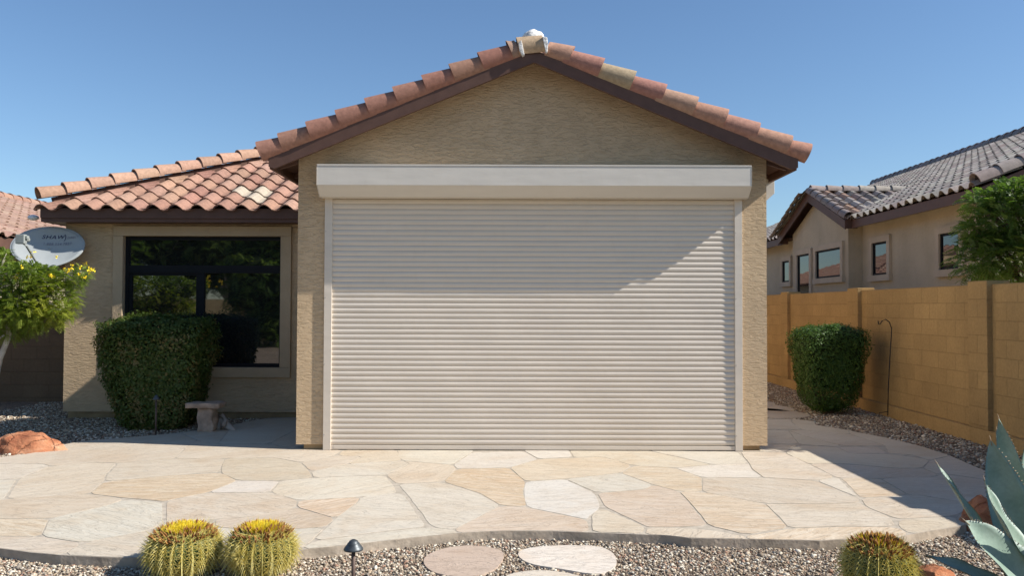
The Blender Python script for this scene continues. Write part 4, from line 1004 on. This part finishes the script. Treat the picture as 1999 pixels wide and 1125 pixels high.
def tree(name, base, blobs, nfr, length, npairs, lw, mat, bark, label, group=None, trunk_r=.05, origin_paths=None, shell=.3, seed=1, core=0):
    global rng
    rng = np.random.default_rng(seed)
    t = empty(name, base, label, 'tree', group)
    P, D = blob_points(blobs, nfr, shell)
    V, Fq, own = fronds(P, None, None, length, npairs, lw, D*.6)
    cl = np.array([mnoise.noise(Vector(p)*1.7) for p in P]); rv = np.clip(.42+cl*.6+rng.normal(size=nfr)*.12, 0, 1)
    npmesh('crown', V, Fq, mat, t, rnd=rv[own])
    if core:
        bm = bmesh.new()
        for b in blobs: bmesh.ops.create_icosphere(bm, subdivisions=3, radius=1, matrix=Matrix.Translation(b[0]) @ Matrix.Diagonal((b[1][0]*core, b[1][1]*core, b[1][2]*core, 1)))
        for v in bm.verts: v.co += Vector((mnoise.noise(v.co*2.1), mnoise.noise(v.co*2.1+Vector((5, 0, 0))), mnoise.noise(v.co*2.1+Vector((0, 7, 0)))))*.25
        me = bpy.data.meshes.new('dark_core'); bm.to_mesh(me); bm.free(); finish('dark_core', me, M['core'], t)  # added dark solid cores fill the crown so no sky shows through
    mb = MB(); B = Vector(base)
    if origin_paths:
        for pth, rd_ in origin_paths: mb.tube(pth, rd_, 8)
    rr = random.Random(seed)
    top = B+Vector((0, 0, (np.mean([b[0][2] for b in blobs])-B.z)*.45))
    if not origin_paths: mb.tube([B-Vector((0, 0, .1)), B.lerp(top, .5)+Vector((.03, .02, 0)), top], [trunk_r*1.2, trunk_r, trunk_r*.8], 8)
    st_pt = top if not origin_paths else Vector(origin_paths[0][0][-1])
    for b in blobs:
        c = Vector(b[0]); md = st_pt.lerp(c, .5)+Vector((rr.uniform(-.1, .1), rr.uniform(-.1, .1), rr.uniform(-.05, .1)))
        mb.tube([st_pt, md, c], [trunk_r*.6, trunk_r*.4, trunk_r*.2], 6)
        for k in range(5):
            e = c+Vector((rr.uniform(-1, 1)*b[1][0], rr.uniform(-1, 1)*b[1][1], rr.uniform(-.5, 1)*b[1][2]))*.75
            mb.tube([md.lerp(c, .5), md.lerp(e, .6)+Vector((0, 0, .04)), e], [trunk_r*.25, trunk_r*.15, trunk_r*.06], 5)
    mb.build('trunk', bark, t, smooth=True); return t
# flowering tree at the left
def Y(px, py, y): p = at_y(px, py, y); return (p.x, p.y, p.z)
bl = [(Y(30, 560, 9.5), (.42, .45, .28)), (Y(105, 580, 9.45), (.26, .3, .20)), (Y(-60, 590, 9.6), (.5, .5, .38)), (Y(20, 625, 9.6), (.38, .4, .22)), (Y(0, 520, 9.5), (.14, .25, .20)), (Y(140, 545, 9.4), (.15, .18, .10)), (Y(75, 620, 9.5), (.3, .3, .14)), (Y(60, 535, 9.3), (.3, .25, .12)), (Y(160, 530, 9.4), (.06, .08, .06)), (Y(85, 555, 9.35), (.30, .25, .12)), (Y(35, 600, 9.3), (.38, .25, .2)), (Y(120, 605, 9.4), (.16, .2, .12))]
b0 = Vector((-6.15, 9.55, -.03)); p1 = Vector(Y(0, 700, 9.5)); p2 = Vector(Y(18, 655, 9.5)); p3 = Vector(Y(10, 610, 9.5)); p4 = Vector(Y(25, 575, 9.5))
lt = tree('flowering_tree', tuple(b0), bl, 6500, .085, 8, .021, M['leaf_fern'], M['bark_pale'], 'feathery bright green small tree with yellow flowers at the left picture edge', trunk_r=.03,
     origin_paths=[([b0, (b0.x+.1, 9.55, .45), p1, p2, p3, p4], [.045, .04, .034, .03, .026, .02]), ([(b0.x+.02, 9.5, .5), Y(-12, 668, 9.45), Y(8, 655, 9.42)], [.02, .016, .010])], seed=21)
rng = np.random.default_rng(5)
for (px, py, s, n) in ((103, 545, 6, 6), (30, 545, 9, 6), (52, 553, 8, 6), (150, 528, 9, 7), (160, 540, 8, 5), (132, 525, 8, 7), (140, 520, 7, 5), (175, 527, 5, 7), (170, 515, 6, 3), (110, 505, 5, 3), (38, 530, 8, 5), (62, 492, 6, 4), (55, 500, 5, 3), (20, 575, 8, 3), (5, 540, 6, 4), (85, 560, 14, 3)):
    for _ in range(max(1, n//2)):
        c_ = np.array(Y(px+rng.normal()*s*.7, py+rng.normal()*s*.8, 9.2+rng.uniform(-.08, .12)))
        FP = c_[None]+rng.normal(size=(9, 3))*.011
        V, Fq = leaf_quads(FP, rng.normal(size=(len(FP), 3))+np.array([0, -.5, .5]), .024, .8); npmesh('flower', V, Fq, M['petal'], lt, rnd=np.full(len(Fq), .5))
# tree behind the right wall
bl = [(Y(1960, 430, 10.3), (.45, .5, .36)), (Y(1925, 505, 10.4), (.36, .45, .34)), (Y(1990, 500, 10.2), (.5, .5, .42)), (Y(1920, 395, 10.5), (.20, .3, .13)), (Y(1995, 385, 10.3), (.40, .4, .22)), (Y(1900, 450, 10.5), (.16, .22, .14)),
      ((7.0, 9.3, 2.9), (.95, .95, .7)), ((6.95, 8.65, 3.05), (.7, .75, .45)), ((6.9, 8.9, 2.2), (.8, .7, .6))]
tree('leafy_tree', (6.9, 9.8, -.03), bl, 8200, .15, 8, .036, M['leaf_dark'], M['bark'], 'dense green leafy tree rising behind the ochre wall at the right edge', trunk_r=.07, seed=33, shell=.2)
# garden trees and wall behind the camera, seen mirrored in the window panes
bk_w = MB(); a0 = Vector((-26, -9.5, 0)); a1 = Vector((16, -24.5, 0)); dv = (a1-a0).normalized(); pn = Vector((-dv.y, dv.x, 0))
L_ = (a1-a0).length; bk_w.box(0, L_, -.08, .08, -.1, 1.86)
o = bk_w.build('block_wall', M['block_back']); o.location = a0; o.rotation_euler = (0, 0, math.atan2(dv.y, dv.x)); tag(o, 'tan block wall mirrored in the left window panes', 'wall')
k = 0
for (x, y, s, h) in ((-19.0, -15.0, 2.4, 3.9), (-16.3, -16.2, 2.5, 4.1), (-13.8, -17.2, 2.5, 3.9), (-11.2, -18.0, 2.5, 4.0), (-17.5, -19.0, 2.8, 6.4), (-9.4, -9.8, 1.6, 2.6), (-13.0, -20.0, 2.8, 6.6), (-9.0, -19.0, 2.6, 5.0), (-17.6, -10.8, 1.1, 2.6)):
    k += 1
    bl = [((x+random.uniform(-.6, .6)*s, y+random.uniform(-.6, .6)*s, h+random.uniform(-.7, .8)), (s*.6, s*.6, s*.45)) for _ in range(6)]
    if k == 6: bl += [((x, y, 1.0), (1.2, 1.2, 1.0)), ((x-.8, y, 3.9), (1.0, 1.0, .9)), ((x+.7, y, 4.6), (1.0, 1.0, .9))]
    lab = ['broad green tree beside the far garden wall, mirrored in the window', 'bushy tree above the garden wall, mirrored left of the mullion', 'dark leafy tree mirrored right of the window mullion', 'leftmost tree mirrored in the left window', 'tall tree mirrored high in the top pane', 'low bushy tree mirrored at the right side of the window', 'tall tree mirrored at the top left of the window', 'tall tree mirrored at the top right of the window', 'slim tree mirrored in the right end of the top pane'][k-1]
    tree('garden_tree', (x, y, -.06), bl, 1500, .42, 6, .17, M['leaf_dark'], M['bark_pale'], lab, 'garden trees mirrored in the window', .10, seed=100+k, shell=.5, core=.8)

# ------------------------------------------------------------------ rocks
def rock(name, c, rad, label, seed, fr=1.3, amp=.35, group=None, flat=.5):
    bm = bmesh.new(); bmesh.ops.create_icosphere(bm, subdivisions=5, radius=1); rr = random.Random(seed)
    planes = []
    for _ in range(11):
        v = Vector((rr.uniform(-1, 1), rr.uniform(-1, 1), rr.uniform(-.4, 1))).normalized(); planes.append((v, rr.uniform(.58, .88)))
    planes.append((Vector((0, 0, 1)), flat+.25))
    for v in bm.verts:
        p = v.co.copy()
        for n_, d_ in planes:
            q_ = p.dot(n_)
            if q_ > d_: p = p-n_*(q_-d_)*.92
        p = p*(1+amp*.35*mnoise.noise(p*fr+Vector((seed, 0, 0)))+.06*mnoise.noise(p*5+Vector((seed, 3, 0)))+.02*mnoise.noise(p*14))
        v.co = Vector((p.x*rad[0], p.y*rad[1], p.z*rad[2]))+Vector(c)
    me = bpy.data.meshes.new(name); bm.to_mesh(me); bm.free(); o = finish(name, me, M['redrock'], None, True, origin=(c[0], c[1], 0)); tag(o, label, 'rock', group); return o
rc = ground(52, 885)
rock('red_rock', (rc.x-.10, rc.y+.20, .01), (.42, .28, .215), 'low orange red sandstone boulder on the left patio edge', 4, group='red sandstone rocks', flat=.5)
rc = ground(1915, 1030)
rock('red_rock', (rc.x+.12, rc.y+.14, .02), (.19, .14, .18), 'dark red rock on the right patio corner behind the agave', 9, group='red sandstone rocks', flat=.9)
rc = ground(1822, 1135, -.06)
rock('red_rock', (rc.x, rc.y, -.04), (.13, .11, .075), 'small orange red rock beside the right barrel cactus at the lower edge', 13, group='red sandstone rocks', flat=.7)

# ------------------------------------------------------------------ barrel cacti
def cactus(cx, top_py, rx_px, y, label, seed, yellow, pup=False):
    global rng
    rng = np.random.default_rng(seed)
    tp = at_y(cx, top_py, y); rad = rx_px*y/F; zg = -.06; H = tp.z-zg; zc = zg+H*.52; hz = H-H*.52
    c = Vector((tp.x, y, zc)); t = empty('barrel_cactus', (c.x, c.y, zg), label, 'cactus', 'golden barrel cacti in the front gravel')
    nr = 25; vs = []; nph = 40; nth = nr*6
    def surf(th, ph, rib=True):     # ph -pi/2..pi/2
        k = 1-.10*(.5-.5*math.cos(nr*th)) if rib else 1
        cz = math.sin(ph); cr = math.cos(ph)**(.85 if ph > 0 else 1.12)
        dimple = -.06*math.exp(-((math.pi/2-ph)/.28)**2)
        return Vector((c.x+rad*.93*cr*k*math.cos(th), c.y+rad*.93*cr*k*math.sin(th), zc+hz*.96*(cz+dimple) if ph > 0 else zc+(zc-zg)*1.0*cz))
    mb = MB()
    for i in range(nph+1):
        ph = -math.pi/2+math.pi*i/nph
        for j in range(nth): vs.append(surf(2*math.pi*j/nth, max(-1.55, min(1.565, ph))))
    mb.add(vs, [(i*nth+j, i*nth+(j+1) % nth, (i+1)*nth+(j+1) % nth, (i+1)*nth+j) for i in range(nph) for j in range(nth)])
    mb.build('body', M['cactus'], t, smooth=True)
    # spines: bent slender blades in radiating clusters along each rib crest
    S = []; rn = []
    def spine(p, d, L, wd, bend, r):
        d = d.normalized(); sd = d.cross(Vector((0, 0, 1)));
        if sd.length < .1: sd = d.cross(Vector((1, 0, 0)))
        sd.normalize(); up_ = sd.cross(d); pts = [p, p+d*L*.55+bend*L*.08, p+d*L+bend*L*.30]
        for a, b_, w0, w1 in ((pts[0], pts[1], wd, wd*.8), (pts[1], pts[2], wd*.8, wd*.15)):
            S.append([a-sd*w0, a+sd*w0, b_+sd*w1, b_-sd*w1]); rn.append(r); S.append([a-up_*w0, a+up_*w0, b_+up_*w1, b_-up_*w1]); rn.append(r)
    rr = random.Random(seed)
    for i in range(nr):
        th = 2*math.pi*i/nr
        ph = -1.25
        while ph < 1.12:
            p = surf(th, ph); radial = Vector((math.cos(th)*math.cos(ph), math.sin(th)*math.cos(ph), math.sin(ph)))
            merid = Vector((-math.cos(th)*math.sin(ph), -math.sin(th)*math.sin(ph), math.cos(ph))); tang = Vector((-math.sin(th), math.cos(th), 0))
            for a in (20, 55, 90, 125, 160, 200, 235, 305, 340):
                aa = R(a+rr.uniform(-12, 12)); dd = (tang*math.cos(aa)+merid*math.sin(aa))*1.0+radial*rr.uniform(.35, .75)
                spine(p, dd, rr.uniform(.034, .056), .0014, Vector((0, 0, -.6))-radial*.3, rr.uniform(.1, .95))
            spine(p, radial+Vector((0, 0, -.55)), rr.uniform(.055, .078), .0021, Vector((0, 0, -1.2)), rr.uniform(.5, 1)); spine(p, radial+Vector((0, 0, .35)), rr.uniform(.045, .065), .0016, Vector((0, 0, .2)), rr.uniform(.3, 1))
            ph += .15
    V = np.array([[tuple(x) for x in q_] for q_ in S]).reshape(-1, 3); m = len(S)
    npmesh('spines', V, (np.arange(m)*4)[:, None]+np.arange(4)[None], M['spine'], t, rnd=np.array(rn))
    # crown: yellow wool in the middle, dried brown buds round it
    S = []; rn = []
    for k in range(900):
        r_ = math.sqrt(rr.random())*.50; th = rr.uniform(0, 6.283); ph = math.pi/2-r_; p = surf(th, ph, False)
        if yellow < .5 and rr.random() < .75: continue
        spine(p, Vector((math.cos(th)*r_*1.6, math.sin(th)*r_*1.6, 1))+Vector((rr.uniform(-.4, .4), rr.uniform(-.4, .4), 0)), rr.uniform(.022, .042), .0022, Vector((0, 0, 0)), rr.uniform(0, 1))
    V = np.array([[tuple(x) for x in q_] for q_ in S]).reshape(-1, 3); m = len(S); npmesh('woolly_crown', V, (np.arange(m)*4)[:, None]+np.arange(4)[None], M['wool'], t, rnd=np.array(rn))
    mbd = MB(); nb_ = 240 if yellow > .5 else 260
    Vb = []; Fb = []; Rb = []
    for k in range(nb_):
        r_ = rr.uniform(.34 if yellow > .5 else .10, .98); th = rr.uniform(0, 6.283); p = surf(th, math.pi/2-r_, False); d = Vector((math.cos(th)*r_*1.1+rr.uniform(-.25, .25), math.sin(th)*r_*1.1+rr.uniform(-.25, .25), 1)).normalized()
        L = rr.uniform(.026, .046); w_ = rr.uniform(.0045, .0075); u = d.cross(Vector((1, .2, 0))).normalized(); v = d.cross(u); b = len(Vb)
        for q_, f in ((0, .5), (.45, 1.0), (.8, .6), (1, .08)):
            for a in range(5): an_ = a*2*math.pi/5; Vb.append(tuple(p+d*L*q_+(u*math.cos(an_)+v*math.sin(an_))*w_*f))
        rv = rr.random()
        for q_ in range(3):
            for a in range(5): Fb.append((b+q_*5+a, b+q_*5+(a+1) % 5, b+(q_+1)*5+(a+1) % 5, b+(q_+1)*5+a)); Rb.append(rv*.7+q_*.12)
    npmesh('dried_buds', np.array(Vb), np.array(Fb), M['bud'], t, rnd=np.array(Rb))
    if pup:
        pc = at_y(472, 1087, y-rad*.86); S = []; rn = []
        mb = MB(); mb.lathe([(.002, -.03), (.028, -.012), (.034, 0), (.028, .016), (.002, .028)], pc, 14); mb.build('offset_pup', M['cactus'], t, smooth=True)
        for k in range(420):
            d = Vector((rr.gauss(0, 1), rr.gauss(0, 1)-1.1, rr.gauss(0, 1))).normalized(); spine(pc+d*.026, d+Vector((0, 0, .0)), rr.uniform(.025, .045), .001, Vector((0, 0, -.2)), rr.uniform(.3, 1))
        V = np.array([[tuple(x) for x in q_] for q_ in S]).reshape(-1, 3); m = len(S); npmesh('pup_spines', V, (np.arange(m)*4)[:, None]+np.arange(4)[None], M['spine'], t, rnd=np.array(rn))
cactus(361, 1029, 71, 4.84, 'golden barrel cactus farthest left, yellow centre, without an offset pup', 3, 1)
cactus(511, 1028, 66, 4.84, 'golden barrel cactus with a small round pup on its front', 4, 1, True)
cactus(1716, 1052, 67, 4.42, 'golden barrel cactus at the lower right with a brown flower crown', 5, 0)

# ------------------------------------------------------------------ agave
ac = at_y(2035, 1135, 4.25)
ag_ = empty('agave', (ac.x, ac.y, -.06), 'large blue-green agave with toothed pointed leaves at the right edge', 'agave')
def agleaf(tip, mid, base, Wd, facing, seed):
    tip, mid, base = Vector(tip), Vector(mid), Vector(base); n = 22; m_ = 8; vs = []; rr = random.Random(seed); mb = MB(); fc = Vector(facing).normalized()
    edgeL, edgeR = [], []
    for i in range(n+1):
        t = i/n; p = base*(1-t)**2+mid*2*t*(1-t)+tip*t*t; d = ((mid-base)*(1-t)+(tip-mid)*t).normalized()
        sd = d.cross(fc).normalized(); nn_ = sd.cross(d).normalized()
        wl = Wd*.5*((.72+.28*math.sin(min(1, t/.42)*math.pi/2))*(1-t**2.6)**.9 if t < 1 else 0)
        wl = max(wl, .0015); chan = .42*(1-.3*t)
        for s_ in (1, -1):
            for j in range(m_+1):
                u = -1+2*j/m_; th = .014*(1-t*.8)*(1-abs(u)**3) if s_ < 0 else 0
                wav = .006*math.sin(t*17+u*2+seed)*(abs(u)**2)
                vs.append(p+sd*u*wl+nn_*(wl*chan*u*u+wav-th))
        edgeL.append((p+sd*wl+nn_*(wl*chan), sd, d)); edgeR.append((p-sd*wl+nn_*(wl*chan), -sd, d))
    fs = []; k = 2*(m_+1)
    for i in range(n):
        for j in range(m_):
            a = i*k+j; fs.append((a, a+k, a+k+1, a+1)); b = a+m_+1; fs.append((b, b+1, b+k+1, b+k))
        a = i*k; b = a+m_+1; fs.append((a, b, b+k, a+k)); a = i*k+m_; b = a+m_+1; fs.append((a, a+k, b+k, b))
    mb.add(vs, fs)
    # marginal teeth and terminal spine
    for E in (edgeL, edgeR):
        t = .12
        while t < .93:
            i = int(t*n); f = t*n-i; p = E[i][0].lerp(E[min(n, i+1)][0], f); s_, d = E[i][1], E[i][2]; L = rr.uniform(.006, .011)
            up_ = s_.cross(d).normalized(); mb.add([p-d*.004-s_*.002, p+d*.004-s_*.002, p+up_*.002-s_*.002, p+s_*L+d*rr.uniform(0, .004)], [(0, 1, 3), (1, 2, 3), (2, 0, 3), (0, 2, 1)], mi=1); t += rr.uniform(.02, .034)
    d = (tip-mid).normalized(); mb.tube([tip-d*.03, tip, tip+d*.028], [.003, .0026, .0004], 6, mi=1)
    o = mb.build('leaf', [M['agave'], M['agave_spine']], ag_, smooth=True); fixnormals(o)
def P3(px, py, y): return Vector(Y(px, py, y))
cb_ = P3(2050, 1150, 4.25)
agleaf(P3(1950, 818, 4.45), P3(1990, 960, 4.45), cb_+Vector((.02, .06, 0)), .20, (-.9, -.5, .3), 1)
agleaf(P3(1946, 842, 4.62), P3(1960, 960, 4.6), cb_+Vector((0, .1, 0)), .13, (.3, -1, .3), 2)
agleaf(P3(1934, 860, 4.3), P3(1962, 985, 4.3), cb_+Vector((-.02, 0, 0)), .25, (-.5, -.9, .25), 3)
agleaf(P3(1829, 905, 4.55), P3(1890, 1000, 4.45), cb_+Vector((-.18, .05, .05)), .11, (.55, -.5, .7), 4)
agleaf(P3(1922, 938, 4.05), P3(1950, 1040, 4.05), cb_+Vector((.0, -.07, -.03)), .17, (.5, -.6, .6), 5)
agleaf(P3(1884, 1018, 3.95), P3(1935, 1065, 3.95), cb_+Vector((-.0, -.12, -.12)), .24, (-.1, -.75, .65), 6)
agleaf(P3(1808, 1086, 4.5), P3(1885, 1105, 4.35), cb_+Vector((-.1, 0, -.1)), .13, (0, -.4, 1), 7)
agleaf(P3(2010, 850, 4.5), P3(2015, 980, 4.4), cb_+Vector((.06, .05, 0)), .22, (-.3, -.9, .3), 8)
agleaf(P3(2090, 830, 4.5), P3(2070, 1000, 4.4), cb_+Vector((.08, .05, 0)), .22, (.2, -.9, .3), 9)
agleaf(P3(2180, 900, 4.4), P3(2130, 1020, 4.3), cb_+Vector((.1, 0, 0)), .22, (-.5, -.3, .8), 10)
agleaf(P3(2060, 960, 3.85), P3(2050, 1060, 3.95), cb_+Vector((.05, -.1, -.05)), .22, (0, .7, .7), 11)

# ------------------------------------------------------------------ path lights
def pathlight(px, py, y, wpx, label, zg):
    p = at_y(px, py, y); r = wpx*.5*y/F; t = empty('path_light', (p.x, y, zg), label, 'garden light', 'mushroom path lights'); mb = MB()
    mb.tube([(p.x, y, zg-.05), (p.x, y, p.z-.0)], .0105, 10); mb.build('stake', M['stake'], t, smooth=True)
    mb = MB(); z = p.z
    prof = [(r*.30, -.004), (r*.98, -.010), (r, -.006), (r*.97, .0), (r*.80, .012), (r*.66, .020), (r*.64, .024), (r*.60, .026), (r*.46, .034), (r*.43, .038), (r*.36, .040), (r*.18, .046), (.0005, .048)]
    mb.lathe([(a, b_+z) for a, b_ in prof], (p.x, y, 0), 30); mb.build('lamp_shade', M['bronze'], t, smooth=True)
pathlight(690, 1071, 4.42, 38, 'bronze mushroom path light standing in the front gravel beside the barrel cactus', -.066)
pathlight(305, 779, 9.6, 13, 'thin dark path light in the shade in front of the left hedge', -.03)

# ------------------------------------------------------------------ stone bench and driftwood
bp = at_y(403, 838, 9.95)
bn = empty('stone_bench', (bp.x, 9.95, 0), 'small rough stone bench on one pedestal in the shade by the left hedge', 'bench')
def roughbox(name, c, dims, mat, parent, seed, amp=.02, taper=0):
    bm = bmesh.new(); bmesh.ops.create_cube(bm, size=1); bmesh.ops.subdivide_edges(bm, edges=bm.edges, cuts=7, use_grid_fill=True)
    for v in bm.verts:
        p = v.co.copy(); r_ = max(abs(p.x), abs(p.y), abs(p.z)); p = p.lerp(p.normalized()*.6, .16)
        k = 1-taper*(p.z+.5); p = Vector((p.x*dims[0]*k, p.y*dims[1]*k, p.z*dims[2])); v.co = p+Vector(c)+Vector((mnoise.noise(p*9+Vector((seed, 0, 0))), mnoise.noise(p*9+Vector((0, seed, 0))), mnoise.noise(p*9+Vector((0, 0, seed)))*.6))*amp
    me = bpy.data.meshes.new(name); bm.to_mesh(me); bm.free(); return finish(name, me, mat, parent, True)
s = 9.95/F
roughbox('seat', (bp.x-.01, 9.95, at_y(403, 791, 9.95).z), (.42, .28, .065), M['bench'], bn, 3, .022)
roughbox('pedestal', (bp.x+.01, 9.95, .13), (.20, .18, .31), M['bench'], bn, 5, .03, .1)
dw = MB(); q0 = at_y(437, 822, 10.05)
dw.tube([(q0.x-.10, 10.1, .16), (q0.x-.04, 10.06, .13), (q0.x+.02, 10.04, .07), (q0.x+.12, 10.02, .0), (q0.x+.16, 10.0, -.03)], [.03, .045, .05, .035, .02], 9)
dw.tube([(q0.x-.06, 10.05, .14), (q0.x+.0, 10.0, .18), (q0.x+.04, 10.0, .12), (q0.x+.02, 9.98, .05)], [.02, .028, .026, .03], 8)
dw.tube([(q0.x-.09, 10.05, -.03), (q0.x-.05, 10.05, .10)], [.05, .035], 8)
o = dw.build('driftwood', M['driftwood'], smooth=True, origin=(q0.x, 10.05, 0)); tag(o, 'gnarled grey driftwood piece beside the small stone bench', 'driftwood')

# ------------------------------------------------------------------ shepherd hook
yh = 11.35; path = []
for (x, y_) in ((1733, 812), (1734, 760), (1737, 700), (1740, 655), (1740, 640), (1736, 629), (1729, 624), (1722, 627), (1718, 633), (1715, 634), (1714, 627)): path.append(Y(x, y_, yh))
mb = MB(); mb.tube(path, .0075, 8); mb.tube([Y(1733.5, 804, yh), Y(1716, 807, yh-.02), Y(1716, 815, yh-.02)], .006, 6)
o = mb.build('shepherd_hook', M['black_metal'], smooth=True, origin=(path[0][0], yh, 0)); tag(o, 'thin black curved shepherd hook standing against the ochre block wall', 'garden hook')

for o in bpy.data.objects:
    if '_abs' in o.keys(): del o['_abs']
